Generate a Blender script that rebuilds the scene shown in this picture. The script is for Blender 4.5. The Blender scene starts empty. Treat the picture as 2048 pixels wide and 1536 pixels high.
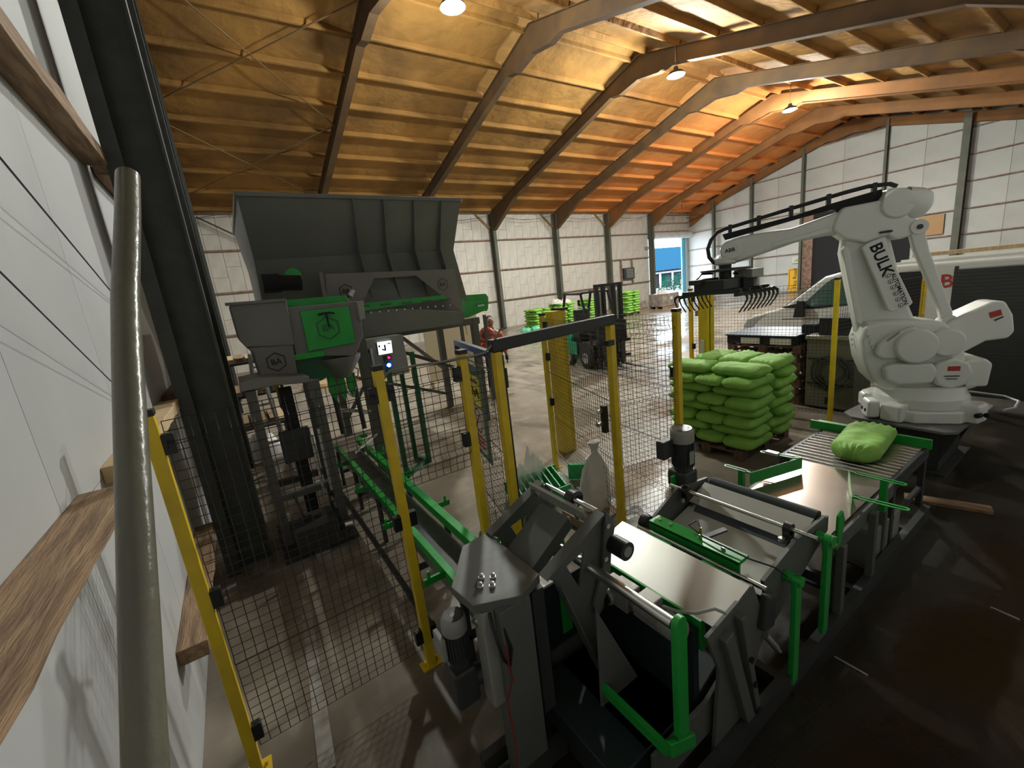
import bpy, bmesh, math, random
from mathutils import Vector, Matrix, noise
random.seed(7)
PI = math.pi
sc = bpy.context.scene
COL = sc.collection
# ------------------------------------------------------------------ camera, sky, lights, exposure
cam_d = bpy.data.cameras.new('camera')
cam = bpy.data.objects.new('camera', cam_d); COL.objects.link(cam)
cam_d.sensor_width = 36.0; cam_d.lens = 844.95 / 2048 * 36; cam_d.clip_start = 0.05; cam_d.clip_end = 300
_yaw, _pit, _rol = .56967, .22131, -.11382
_f = Vector((math.sin(_yaw)*math.cos(_pit), math.cos(_yaw)*math.cos(_pit), -math.sin(_pit)))
_r = Vector((math.cos(_yaw), -math.sin(_yaw), 0)); _u = _r.cross(_f)
_r2 = math.cos(_rol)*_r + math.sin(_rol)*_u; _u2 = -math.sin(_rol)*_r + math.cos(_rol)*_u
_m = Matrix((_r2, _u2, -_f)).transposed().to_4x4(); _m.translation = Vector((0, 0, 2.45))
cam.matrix_world = _m
sc.camera = cam
sc.view_settings.view_transform = 'Standard'; sc.view_settings.look = 'None'
sc.view_settings.exposure = 1.1; sc.view_settings.gamma = 1.0; sc.view_settings.use_curve_mapping = False
sc.cycles.use_denoising = True
sc.cycles.max_bounces = 8; sc.cycles.diffuse_bounces = 5; sc.cycles.sample_clamp_indirect = 6.0
sc.cycles.caustics_reflective = False; sc.cycles.caustics_refractive = False
wd = bpy.data.worlds.new('sky'); sc.world = wd; wd.use_nodes = True
bg = wd.node_tree.nodes['Background']; bg.inputs[0].default_value = (0.72, 0.86, 1.0, 1); bg.inputs[1].default_value = 7.0
def light(name, kind, loc, power, color, **kw):
    d = bpy.data.lights.new(name, kind); d.energy = power; d.color = color
    for k, v in kw.items(): setattr(d, k, v)
    o = bpy.data.objects.new(name, d); COL.objects.link(o); o.location = loc
    return o
LAMPS = [(5.92, 9.94, 9.0), (14.63, 10.15, 9.0), (23.35, 10.35, 9.0)]
for L, pw in zip(LAMPS, (700, 1750, 1250)):      # the reflector throws most light down, some spills sideways and up
    light('lamp_light', 'POINT', (L[0], L[1], L[2]-.30), pw*.62, (.96, 1.0, .94), shadow_soft_size=.16)
    light('lamp_light', 'SPOT', (L[0], L[1], L[2]-.30), pw*.5, (.96, 1.0, .94), shadow_soft_size=.16, spot_size=math.radians(172), spot_blend=.35)
pt = light('door_portal', 'AREA', (32.4, 23.95, 2.6), 1, (1, 1, 1), shape='RECTANGLE', size=5.2, size_y=5.2)
pt.rotation_euler = (-PI/2, 0, 0); pt.data.cycles.is_portal = True

# ------------------------------------------------------------------ materials
MATS = {}
def mat(name, color, rough=.5, metal=0.0, col2=None, nscale=8.0, ncon=(.35, .65), bump=0.0, bscale=60.0, coat=0.0, emit=None, estr=0.0, rough2=None, stretch=None, spec=None, alpha=None, trans=0.0, detail=5.0):
    if name in MATS: return MATS[name]
    m = bpy.data.materials.new(name); m.use_nodes = True; MATS[name] = m
    nt = m.node_tree; N = nt.nodes; L = nt.links; b = N['Principled BSDF']
    b.inputs['Base Color'].default_value = (*color, 1); b.inputs['Roughness'].default_value = rough
    b.inputs['Metallic'].default_value = metal; b.inputs['Coat Weight'].default_value = coat
    if spec is not None: b.inputs['Specular IOR Level'].default_value = spec
    if trans: b.inputs['Transmission Weight'].default_value = trans
    if alpha is not None: b.inputs['Alpha'].default_value = alpha
    if emit: b.inputs['Emission Color'].default_value = (*emit, 1); b.inputs['Emission Strength'].default_value = estr
    vec = None
    if col2 or bump or rough2 is not None:
        tc = N.new('ShaderNodeTexCoord'); vec = tc.outputs['Object']
        if stretch:
            mp = N.new('ShaderNodeMapping'); mp.inputs['Scale'].default_value = stretch
            L.new(vec, mp.inputs['Vector']); vec = mp.outputs['Vector']
    if col2 or rough2 is not None:
        nz = N.new('ShaderNodeTexNoise'); nz.inputs['Scale'].default_value = nscale; nz.inputs['Detail'].default_value = detail
        L.new(vec, nz.inputs['Vector'])
        mr = N.new('ShaderNodeMapRange'); mr.inputs[1].default_value = ncon[0]; mr.inputs[2].default_value = ncon[1]
        L.new(nz.outputs['Fac'], mr.inputs[0])
        if col2:
            mx = N.new('ShaderNodeMix'); mx.data_type = 'RGBA'
            mx.inputs[6].default_value = (*color, 1); mx.inputs[7].default_value = (*col2, 1)
            L.new(mr.outputs[0], mx.inputs[0]); L.new(mx.outputs[2], b.inputs['Base Color'])
        if rough2 is not None:
            m2 = N.new('ShaderNodeMapRange'); m2.inputs[3].default_value = rough; m2.inputs[4].default_value = rough2
            L.new(mr.outputs[0], m2.inputs[0]); L.new(m2.outputs[0], b.inputs['Roughness'])
    if bump:
        n2 = N.new('ShaderNodeTexNoise'); n2.inputs['Scale'].default_value = bscale; n2.inputs['Detail'].default_value = 4
        L.new(vec, n2.inputs['Vector'])
        bp = N.new('ShaderNodeBump'); bp.inputs['Strength'].default_value = bump; bp.inputs['Distance'].default_value = .02
        L.new(n2.outputs['Fac'], bp.inputs['Height']); L.new(bp.outputs[0], b.inputs['Normal'])
    return m
grey = mat('grey_enamel', (.10, .105, .095), .5, col2=(.115, .12, .105), nscale=3)
greyL = mat('pale_grey_enamel', (.26, .26, .235), .4, col2=(.3, .3, .27), nscale=4)
green = mat('green_enamel', (.012, .30, .035), .35, col2=(.02, .36, .05), nscale=5)
darkgreen = mat('dark_green_enamel', (.01, .1, .04), .35)
yellow = mat('yellow_enamel', (.80, .56, .02), .4, col2=(.68, .47, .03), nscale=9)
blackp = mat('black_plastic', (.012, .012, .012), .38)
wire = mat('black_wire', (.015, .014, .013), .35)
rubber = mat('rubber', (.02, .02, .02), .7)
belt = mat('dark_belt', (.012, .022, .022), .55)
steel = mat('brushed_steel', (.62, .62, .6), .28, metal=1, bump=.05, bscale=200, stretch=(1, .05, 1))
zinc = mat('galvanised_steel', (.55, .56, .57), .38, metal=.9, col2=(.42, .43, .44), nscale=14)
bolt = mat('bolt_steel', (.7, .7, .68), .3, metal=1)
alu = mat('aluminium_sheet', (.5, .5, .46), .38, metal=1)
paintsteel = mat('dark_painted_column', (.035, .038, .036), .55, col2=(.05, .055, .048), nscale=6)
colgreen = mat('green_grey_column', (.07, .085, .06), .6, col2=(.11, .10, .075), nscale=2)
foam = mat('sprayed_foam', (.42, .24, .075), .8, col2=(.33, .18, .06), nscale=.9, bump=.8, bscale=5)
rust = mat('rusty_rail', (.17, .09, .06), .7, col2=(.3, .2, .15), nscale=5)
wallm = mat('insulation_board', (.62, .59, .53), .6, col2=(.52, .48, .42), nscale=1.4, bump=.15, bscale=12)
wallg = mat('gable_board', (.52, .52, .49), .6, col2=(.43, .43, .40), nscale=.8, bump=.12, bscale=8)
wallw = mat('white_wall_board', (.50, .50, .50), .55, col2=(.43, .43, .43), nscale=1.2, bump=.1, bscale=9)
joint = mat('dark_joint', (.12, .11, .10), .8)
timber = mat('rough_timber', (.36, .23, .13), .75, col2=(.2, .12, .07), nscale=3, stretch=(9, 1, 9), bump=.5, bscale=14, ncon=(.4, .62))
timberL = mat('pale_timber', (.6, .45, .26), .7, col2=(.48, .33, .18), nscale=6, stretch=(1, 6, 1))
white = mat('robot_white', (.70, .71, .67), .32, coat=.2)
whitev = mat('vehicle_white', (.62, .62, .58), .3, coat=.5)
bagg = mat('green_woven_bag', (.27, .52, .09), .75, col2=(.21, .44, .07), nscale=5, bump=.25, bscale=90)
bagf = mat('bright_green_bag', (.24, .5, .08), .7, col2=(.19, .42, .06), nscale=4)
glass = mat('dark_glass', (.07, .13, .11), .05, metal=0, coat=1)
red = mat('red_print', (.45, .02, .02), .5)
orange = mat('orange_workwear', (.65, .09, .03), .7)
blk = mat('matt_black', (.008, .008, .009), .8)
dark = mat('dark_grey_part', (.035, .036, .036), .5)

# ------------------------------------------------------------------ geometry helpers
class G:
    def __init__(s): s.v = []; s.f = []; s.m = []; s.cm = 0
    def add(s, vs, fs):
        n = len(s.v); s.v += [Vector(v) for v in vs]; s.f += [tuple(n+i for i in f) for f in fs]; s.m += [s.cm]*len(fs); return s
    def bx(s, x0, x1, y0, y1, z0, z1):
        return s.add([(x0,y0,z0),(x1,y0,z0),(x1,y1,z0),(x0,y1,z0),(x0,y0,z1),(x1,y0,z1),(x1,y1,z1),(x0,y1,z1)],
                     [(0,3,2,1),(4,5,6,7),(0,1,5,4),(1,2,6,5),(2,3,7,6),(3,0,4,7)])
    def box(s, c, size, rot=None):
        c = Vector(c); h = Vector(size)/2; R = rot.to_3x3() if rot is not None else Matrix.Identity(3)
        vs = [c + R @ Vector((a*h.x, b*h.y, d*h.z)) for d in (-1,1) for a, b in ((-1,-1),(1,-1),(1,1),(-1,1))]
        return s.add(vs, [(0,3,2,1),(4,5,6,7),(0,1,5,4),(1,2,6,5),(2,3,7,6),(3,0,4,7)])
    def bar(s, a, b, w, h, up=(0,0,1)):
        a = Vector(a); b = Vector(b); d = (b-a).normalized(); u = Vector(up)
        if abs(d.dot(u)) > .99: u = Vector((0,1,0))
        sd = d.cross(u).normalized(); u = sd.cross(d).normalized()
        vs = [p + sd*(w/2*i) + u*(h/2*j) for p in (a, b) for i, j in ((-1,-1),(1,-1),(1,1),(-1,1))]
        return s.add(vs, [(0,1,2,3),(7,6,5,4),(0,4,5,1),(1,5,6,2),(2,6,7,3),(3,7,4,0)])
    def prism(s, poly, d):
        n = len(poly); d = Vector(d); P0 = [Vector(p) for p in poly]
        nn = Vector((0,0,0))
        for i in range(n): nn += P0[i].cross(P0[(i+1) % n])
        if nn.dot(d) > 0: P0 = P0[::-1]
        vs = P0 + [p + d for p in P0]
        return s.add(vs, [tuple(range(n)), tuple(range(2*n-1, n-1, -1))] + [(i, i+n, (i+1) % n+n, (i+1) % n) for i in range(n)])
    def cyl(s, a, b, r, r2=None, n=16, cap=True):
        return s.tube([a, b], [r, r if r2 is None else r2], n, cap)
    def tube(s, pts, r, n=8, cap=True, twist=0):
        pts = [Vector(p) for p in pts]; k = len(pts)
        rs = r if isinstance(r, (list, tuple)) else [r]*k
        d0 = (pts[1]-pts[0]).normalized(); u = Vector((0,0,1)) if abs(d0.z) < .9 else Vector((0,1,0))
        vs = []
        for i, p in enumerate(pts):
            if i == 0: d = pts[1]-pts[0]
            elif i == k-1: d = pts[-1]-pts[-2]
            else: d = (pts[i+1]-p).normalized() + (p-pts[i-1]).normalized()
            if d.length < 1e-9: d = d0.copy()
            d.normalize(); sd = d.cross(u)
            if sd.length < 1e-6: sd = d.orthogonal()
            sd.normalize(); u = sd.cross(d).normalized()
            for j in range(n):
                a = 2*PI*j/n + twist; vs.append(p + (sd*math.cos(a) + u*math.sin(a))*rs[i])
        fs = [(i*n+j, (i+1)*n+j, (i+1)*n+(j+1) % n, i*n+(j+1) % n) for i in range(k-1) for j in range(n)]
        if cap: fs += [tuple(range(n)), tuple(range(k*n-1, (k-1)*n-1, -1))]
        return s.add(vs, fs)
    def ball(s, c, r, n=12, sc3=(1,1,1), rot=None):
        c = Vector(c); m = n//2; vs = []; R = rot.to_3x3() if rot is not None else Matrix.Identity(3)
        for i in range(m+1):
            t = PI*i/m
            for j in range(n):
                a = 2*PI*j/n
                vs.append(c + R @ Vector((r*sc3[0]*math.sin(t)*math.cos(a), r*sc3[1]*math.sin(t)*math.sin(a), r*sc3[2]*math.cos(t))))
        return s.add(vs, [(i*n+j, (i+1)*n+j, (i+1)*n+(j+1) % n, i*n+(j+1) % n) for i in range(m) for j in range(n)])
    def lathe(s, prof, c, axis=(0,0,1), n=20):
        c = Vector(c); ax = Vector(axis).normalized(); u = ax.orthogonal().normalized(); w = ax.cross(u); vs = []
        for r, h in prof:
            for j in range(n):
                a = 2*PI*j/n; vs.append(c + ax*h + (u*math.cos(a)+w*math.sin(a))*r)
        k = len(prof)
        return s.add(vs, [(i*n+j, i*n+(j+1) % n, (i+1)*n+(j+1) % n, (i+1)*n+j) for i in range(k-1) for j in range(n)])
    def build(s, name, m, parent=None, local=False, bevel=0.0, smooth=.7, seg=2, loc=None, sub=0):
        me = bpy.data.meshes.new(name)
        M = Matrix.Identity(4)
        if parent is not None and not local: M = wm(parent).inverted()
        if parent is None and loc is not None: M = Matrix.Translation(-Vector(loc))
        me.from_pydata([M @ v for v in s.v], [], s.f)
        ms = m if isinstance(m, (list, tuple)) else [m]
        for k in ms: me.materials.append(k)
        if len(ms) > 1:
            for p, i in zip(me.polygons, s.m): p.material_index = i
        me.validate(); 
        if smooth:
            me.shade_smooth(); me.set_sharp_from_angle(angle=smooth)
        o = bpy.data.objects.new(name, me); COL.objects.link(o)
        if parent is not None: o.parent = parent
        elif loc is not None: o.location = loc
        if bevel:
            b = o.modifiers.new('edge', 'BEVEL'); b.width = bevel; b.segments = seg; b.limit_method = 'ANGLE'; b.angle_limit = .6; b.harden_normals = True
        if sub:
            b = o.modifiers.new('round', 'SUBSURF'); b.levels = sub; b.render_levels = sub
        return o
def wm(o):
    M = Matrix.Identity(4)
    while o is not None:
        M = Matrix.Translation(o.location) @ o.rotation_euler.to_matrix().to_4x4() @ M; o = o.parent
    return M
def tag(o, label=None, cat=None, group=None, kind=None):
    if label: o['label'] = label
    if cat: o['category'] = cat
    if group: o['group'] = group
    if kind: o['kind'] = kind
    return o
def thing(name, label, cat, loc=(0,0,0), rz=0.0, group=None, kind=None):
    o = bpy.data.objects.new(name, None); COL.objects.link(o); o.location = loc; o.rotation_euler = (0,0,rz)
    o.empty_display_size = .1
    return tag(o, label, cat, group, kind)
def inst(src, name, parent, loc=(0,0,0), rot=(0,0,0), scale=None):
    o = bpy.data.objects.new(name, src.data if hasattr(src, 'data') else src); COL.objects.link(o)
    o.parent = parent; o.location = loc; o.rotation_euler = rot
    if scale: o.scale = scale
    return o
def dup(root, loc, rz, label=None, group=None):
    r = root.copy(); COL.objects.link(r); r.location = loc; r.rotation_euler = (0,0,rz)
    if label: r['label'] = label
    if group: r['group'] = group
    for ch in root.children:
        c = ch.copy(); COL.objects.link(c); c.parent = r
        for g in ch.children:
            d = g.copy(); COL.objects.link(d); d.parent = c
    return r
def textobj(name, body, size, m, parent, M, ext=.001, align='CENTER', bold=0.0):
    cu = bpy.data.curves.new(name, 'FONT'); cu.body = body; cu.size = size; cu.extrude = ext; cu.align_x = align; cu.align_y = 'CENTER'
    cu.resolution_u = 3; cu.offset = bold
    t = bpy.data.objects.new(name+'_tmp', cu); COL.objects.link(t)
    dg = bpy.context.evaluated_depsgraph_get(); me = bpy.data.meshes.new_from_object(t.evaluated_get(dg))
    bpy.data.objects.remove(t)
    A = (wm(parent).inverted() if parent else Matrix.Identity(4)) @ M
    me.transform(A); me.materials.clear(); me.materials.append(m)
    o = bpy.data.objects.new(name, me); COL.objects.link(o); o.parent = parent
    return o
def frameM(o, x, y):
    """matrix with origin o, local x along x, local y along y (world)"""
    x = Vector(x).normalized(); z = x.cross(Vector(y)).normalized(); y = z.cross(x)
    M = Matrix((x, y, z)).transposed().to_4x4(); M.translation = Vector(o); return M
def boltrow(g, pts, n, r=.012, h=.01, k=6):
    n = Vector(n).normalized()
    for p in pts: g.cyl(p, Vector(p)+n*h, r, n=k)

# ------------------------------------------------------------------ the building shell
X0, X1, Y0, Y1 = -.65, 35.0, -.35, 23.5
RY, RZ, SL = 11.75, 10.5, .285
def roofz(y): return RZ - SL*abs(y-RY)
fl = mat('floor_concrete', (.17, .135, .105), .5)
def floor_mat():
    m = fl; nt = m.node_tree; N = nt.nodes; L = nt.links; b = N['Principled BSDF']
    tc = N.new('ShaderNodeTexCoord')
    def nz(scale, det, lo, hi, st=None, dist=0):
        v = tc.outputs['Object']
        if st:
            mp = N.new('ShaderNodeMapping'); mp.inputs['Scale'].default_value = st; L.new(v, mp.inputs[0]); v = mp.outputs[0]
        n = N.new('ShaderNodeTexNoise'); n.inputs['Scale'].default_value = scale; n.inputs['Detail'].default_value = det; n.inputs['Distortion'].default_value = dist
        L.new(v, n.inputs['Vector']); r = N.new('ShaderNodeMapRange'); r.inputs[1].default_value = lo; r.inputs[2].default_value = hi
        L.new(n.outputs['Fac'], r.inputs[0]); return r.outputs[0]
    def mix(f, a, c):
        x = N.new('ShaderNodeMix'); x.data_type = 'RGBA'; L.new(f, x.inputs[0])
        for i, q in ((6, a), (7, c)):
            if isinstance(q, tuple): x.inputs[i].default_value = (*q, 1)
            else: L.new(q, x.inputs[i])
        return x.outputs[2]
    c = mix(nz(.35, 6, .35, .65), (.30, .255, .20), (.20, .165, .125))
    c = mix(nz(3.5, 8, .5, .75), c, (.36, .31, .25))
    c = mix(nz(1.1, 9, .52, .72, (1, .25, 1), 1.5), c, (.10, .08, .06))
    # floor on the camera side: shade painted into the colour, mixed with dark dirt
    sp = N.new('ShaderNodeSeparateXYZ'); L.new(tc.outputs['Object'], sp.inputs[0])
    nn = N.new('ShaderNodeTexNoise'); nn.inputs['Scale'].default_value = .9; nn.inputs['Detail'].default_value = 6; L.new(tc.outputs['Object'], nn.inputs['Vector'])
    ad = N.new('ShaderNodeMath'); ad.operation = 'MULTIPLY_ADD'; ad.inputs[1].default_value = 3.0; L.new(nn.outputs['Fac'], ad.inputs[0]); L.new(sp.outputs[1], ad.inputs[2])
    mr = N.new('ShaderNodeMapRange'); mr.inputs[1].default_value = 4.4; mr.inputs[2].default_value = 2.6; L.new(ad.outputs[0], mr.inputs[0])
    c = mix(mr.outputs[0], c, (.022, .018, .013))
    L.new(c, b.inputs['Base Color'])
    r = N.new('ShaderNodeMapRange'); r.inputs[3].default_value = .15; r.inputs[4].default_value = .5
    L.new(nz(.8, 7, .4, .62, (.35, 1, 1), .8), r.inputs[0]); L.new(r.outputs[0], b.inputs['Roughness'])
    n = N.new('ShaderNodeTexNoise'); n.inputs['Scale'].default_value = 2.2; n.inputs['Detail'].default_value = 8
    L.new(tc.outputs['Object'], n.inputs['Vector'])
    bp = N.new('ShaderNodeBump'); bp.inputs['Strength'].default_value = .35; bp.inputs['Distance'].default_value = .03
    L.new(n.outputs['Fac'], bp.inputs['Height']); L.new(bp.outputs[0], b.inputs['Normal'])
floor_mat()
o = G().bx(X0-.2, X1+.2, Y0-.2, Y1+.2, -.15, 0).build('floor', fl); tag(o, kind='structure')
o = G().bx(15, 110, Y1+.2, 90, -.17, -.02).build('yard_ground', mat('yard_concrete', (.5, .48, .45), .8, col2=(.4, .38, .35), nscale=.5)); tag(o, 'pale concrete yard outside the open roller door', kind='structure')

# far side wall (Y1) : boards between horizontal rails
def board_wall(name, label, boards, boardm, backing, rails, railm, cols, colm):
    w = thing(name, label, None, (0,0,0), kind='structure')
    backing.build('backing', joint, w)
    unit = G().bx(0, 1, 0, 1, 0, 1).build('board', boardm, w, local=True)
    me = unit.data; bpy.data.objects.remove(unit)
    for (lo, sz) in boards:
        b = bpy.data.objects.new('board', me); COL.objects.link(b); b.parent = w; b.location = lo; b.scale = sz
    for (p, q, ww, hh) in rails: G().bar(p, q, ww, hh).build('rail', railm, w)
    for g in cols: g.build('column', colm, w)
    return w
RAILZ = [1.77, 3.67, 5.5]
def ibeam_col(x, y, z0, z1, along='y', d=.4, w=.2, t=.015):
    g = G()
    if along == 'y':
        g.bx(x-t/2, x+t/2, y-d/2, y+d/2, z0, z1); g.bx(x-w/2, x+w/2, y-d/2-t, y-d/2, z0, z1); g.bx(x-w/2, x+w/2, y+d/2, y+d/2+t, z0, z1)
    else:
        g.bx(x-d/2, x+d/2, y-t/2, y+t/2, z0, z1); g.bx(x-d/2-t, x-d/2, y-w/2, y+w/2, z0, z1); g.bx(x+d/2, x+d/2+t, y-w/2, y+w/2, z0, z1)
    return g
FX = [-.3, 4.7, 9.7, 14.7, 19.7, 24.7, 29.65, 34.75]
rnd = random.Random(3)
def split_boards(a0, a1, zs, width, mk, step=.62):
    """vertical boards with staggered end joints; mk(a, b, z0, z1) -> (lo, size)"""
    out = []
    for z0, z1 in zip(zs[:-1], zs[1:]):
        n = max(1, round((a1-a0)/width)); ww = (a1-a0)/n
        for i in range(n):
            a = a0 + i*ww; cut = z0 + (z1-z0)*(.42 if i % 2 else .68) + rnd.uniform(-.12, .12)
            if rnd.random() < .8 and z1-z0 > 1.2:
                out.append(mk(a, a+ww, z0, cut)); out.append(mk(a, a+ww, cut, z1))
            else: out.append(mk(a, a+ww, z0, z1))
    return out
j = .007
bd = []
for i in range(len(FX)-1):
    a0, a1 = (X0 if i == 0 else FX[i]), FX[i+1]
    if i == 6:
        bd += split_boards(a0, X1, [5.25, 6.2, 7.2], .62, lambda a, b, z0, z1: ((a+j, Y1+rnd.uniform(-.006, .006), z0+j), (b-a-2*j, .06, z1-z0-2*j)))
    else:
        bd += split_boards(a0, a1, [0]+RAILZ+[7.2], .62, lambda a, b, z0, z1: ((a+j, Y1+rnd.uniform(-.006, .006), z0+j), (b-a-2*j, .06, z1-z0-2*j)))
rl = []
for z in RAILZ:
    for i in range(6): rl.append(((FX[i] if i else X0, Y1-.07, z), (FX[i+1], Y1-.07, z), .16, .07))
rl.append(((29.75, Y1-.07, 5.62), (X1, Y1-.07, 5.62), .16, .07))
back = G().bx(X0, 29.6, Y1+.03, Y1+.2, 0, 7.3).bx(29.6, 35.3, Y1+.03, Y1+.2, 5.15, 7.3)
board_wall('wall_far', 'long insulated wall behind the pallets and forklift', bd, wallm, back, rl, rust,
           [ibeam_col(x, Y1-.36, 0, 7.0) for x in FX[1:7]], colgreen)

# gable wall at the far end (X1)
GZ = [0, 1.25, 2.6, 3.95, 5.35, 6.7, 8.05, 9.3]
bd = []; gy = [23.5, 20.9, 17.85, 14.4, 10.0, 6.6, 3.3, -.35]
for a1, a0 in zip(gy[:-1], gy[1:]):
    nseg = 2 if a1-a0 > 3 else 1
    for sgm in range(nseg):
        b0 = a0+(a1-a0)*sgm/nseg; b1 = a0+(a1-a0)*(sgm+1)/nseg
        for z0, z1 in zip(GZ[:-1], GZ[1:]):
            top = min(roofz(b0), roofz(b1))
            if z0 > top-.1: continue
            if 13.6 > b0 > 8 and z1 < 5.4 and z0 < 4: pass
            bd.append(((X1+rnd.uniform(-.008, .004), b0+j, z0+j), (.06, b1-b0-2*j, min(z1, top+.25)-z0-2*j)))
poly = [(X1+.04, Y0-.3, 0), (X1+.04, Y1+.3, 0), (X1+.04, Y1+.3, roofz(Y1)+.1), (X1+.04, RY, RZ+.1), (X1+.04, Y0-.3, roofz(Y0)+.1)]
back = G().prism(poly, (.25, 0, 0))
rl = [((X1-.06, max(Y0, RY-(RZ-z)/SL), z), (X1-.06, min(Y1, RY+(RZ-z)/SL), z), .14, .06) for z in GZ[1:]]
board_wall('wall_gable', 'insulated end wall of the shed behind the van', bd, wallg, back, rl, rust,
           [ibeam_col(X1-.28, y, 0, roofz(y)-.35, 'x', .3, .16) for y in gy[1:4]] + [ibeam_col(X1-.28, 10.0, 0, roofz(10)-.3, 'x', .2, .14), ibeam_col(X1-.38, 6.6, 0, roofz(6.6)-.3, 'x', .4, .3), ibeam_col(X1-.28, 3.3, 0, roofz(3.3)-.3, 'x', .3, .2)], colgreen)

# near gable wall (X0), white panels, timber and steel rails, posts
bd = []
ny = [-.35, .95, 2.15, 3.35, 4.75, 6.6, 8.4, 10.2, 12, 14, 16, 18, 20, 22, 23.5]
for a0, a1 in zip(ny[:-1], ny[1:]):
    for z0, z1 in zip([0, 1.78, 3.78, 5.6, 7.4], [1.78, 3.78, 5.6, 7.4, 10.4]):
        top = min(roofz(a0), roofz(a1))+.2
        if z0 < top: bd.append(((X0-.06, a0+.002, z0+.002), (.06, a1-a0-.004, min(z1, top)-z0-.004)))
poly = [(X0-.05, Y0-.3, 0), (X0-.05, Y1+.3, 0), (X0-.05, Y1+.3, roofz(Y1)+.1), (X0-.05, RY, RZ+.1), (X0-.05, Y0-.3, roofz(Y0)+.1)]
w = board_wall('wall_near', 'white panelled end wall beside the steel post', bd, wallw, G().prism(poly, (-.2, 0, 0)), [], rust, [], paintsteel)
def timber_rail(y0, y1, z0, z1, m=timber, x1=-.5):
    g = G(); n = 14; vs = []
    rr = random.Random(int(y0*10+z0*7))
    for i in range(n+1):
        y = y0+(y1-y0)*i/n; e = [rr.uniform(-.006, .006) for _ in range(4)]
        vs += [(X0, y, z0+e[0]*.3), (x1+e[1], y, z0+e[2]), (x1+e[3]*1.4, y, z1+e[1]), (X0, y, z1)]
    fs = [(0,1,2,3), (4*n+3,4*n+2,4*n+1,4*n)] + [(4*i+k, 4*i+4+k, 4*i+4+(k+1) % 4, 4*i+(k+1) % 4) for i in range(n) for k in range(4)]
    g.add(vs, fs); return g.build('rail', m, w, bevel=.006)
timber_rail(-.3, 2.35, 1.745, 1.83); timber_rail(2.72, 4.72, 1.745, 1.83, timberL)
timber_rail(-.3, 4.75, 3.74, 3.86)
timber_rail(2.9, 4.72, .52, .62)
for z in (1.79, 3.8, 5.6): G().bar((-.57, 5.05, z), (-.57, 23.3, z), .14, .09).build('rail', timber, w)
for y in (4.86, 8.2, 11.75, 15.4, 19.4):
    xo = -.11 - .0*y
    g = G().bx(-.51, -.495, y-.15, y+.15, 0, roofz(y)-.3).bx(xo-.018, xo, y-.15, y+.15, 0, roofz(y)-.3).bx(-.495, xo-.018, y-.01, y+.01, 0, roofz(y)-.3)
    g.bx(-.495, -.40, y-.15, y-.14, 0, roofz(y)-.3)
    g.build('column', paintsteel, w)
g = G().tube([(-.505, 1.5, 3.3), (-.63, 4.6, 2.6)], .004, 6).tube([(-.505, 1.2, 3.0), (-.63, 3.9, 1.9)], .003, 6); g.build('cable', blackp, w)
# near side wall behind the camera
o = G().bx(X0-.2, X1+.2, Y0-.2, Y0, 0, 7.3).build('wall_side', wallw); tag(o, 'plain board wall behind the camera', kind='structure')

# ------------------------------------------------------------------ roof
ceil = thing('ceiling', 'sprayed foam roof with steel rafters', None, kind='structure')
fo = mat('sprayed_roof', (.40, .225, .065), .85)
def foam_mat():
    nt = fo.node_tree; N = nt.nodes; L = nt.links; b = N['Principled BSDF']
    tc = N.new('ShaderNodeTexCoord')
    n = N.new('ShaderNodeTexNoise'); n.inputs['Scale'].default_value = .55; n.inputs['Detail'].default_value = 6; L.new(tc.outputs['Object'], n.inputs['Vector'])
    cr = N.new('ShaderNodeValToRGB'); cr.color_ramp.elements[0].position = .33; cr.color_ramp.elements[0].color = (.18, .092, .024, 1)
    cr.color_ramp.elements[1].position = .66; cr.color_ramp.elements[1].color = (.38, .195, .045, 1)
    L.new(n.outputs['Fac'], cr.inputs[0])
    # the foam colour turns more orange towards the far end near the roller door
    sp = N.new('ShaderNodeSeparateXYZ'); L.new(tc.outputs['Object'], sp.inputs[0])
    mr = N.new('ShaderNodeMapRange'); mr.inputs[1].default_value = 15; mr.inputs[2].default_value = 27; L.new(sp.outputs[0], mr.inputs[0])
    m2 = N.new('ShaderNodeMapRange'); m2.inputs[1].default_value = 8; m2.inputs[2].default_value = 16; L.new(sp.outputs[1], m2.inputs[0])
    mu = N.new('ShaderNodeMath'); mu.operation = 'MULTIPLY'; L.new(mr.outputs[0], mu.inputs[0]); L.new(m2.outputs[0], mu.inputs[1])
    mx = N.new('ShaderNodeMix'); mx.data_type = 'RGBA'; L.new(mu.outputs[0], mx.inputs[0]); L.new(cr.outputs[0], mx.inputs[6]); mx.inputs[7].default_value = (.85, .30, .07, 1)
    L.new(mx.outputs[2], b.inputs['Base Color'])
    v = N.new('ShaderNodeTexNoise'); v.inputs['Scale'].default_value = 3.0; v.inputs['Detail'].default_value = 7; L.new(tc.outputs['Object'], v.inputs['Vector'])
    bp = N.new('ShaderNodeBump'); bp.inputs['Strength'].default_value = .7; bp.inputs['Distance'].default_value = .08
    L.new(v.outputs['Fac'], bp.inputs['Height']); L.new(bp.outputs[0], b.inputs['Normal'])
foam_mat()
YE = {1: Y1+.25, -1: Y0-.25}
def slab(x0, x1, side):
    ye = YE[side]; ze = RZ - SL*abs(ye-RY)
    return G().prism([(x0, RY, RZ), (x0, ye, ze), (x0, ye, ze+.2), (x0, RY, RZ+.2)], (x1-x0, 0, 0))
FX2 = [X0-.2] + FX[1:-1] + [X1+.25]
npur = 9
py = [RY + .35 + k*1.36 for k in range(npur)]
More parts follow.
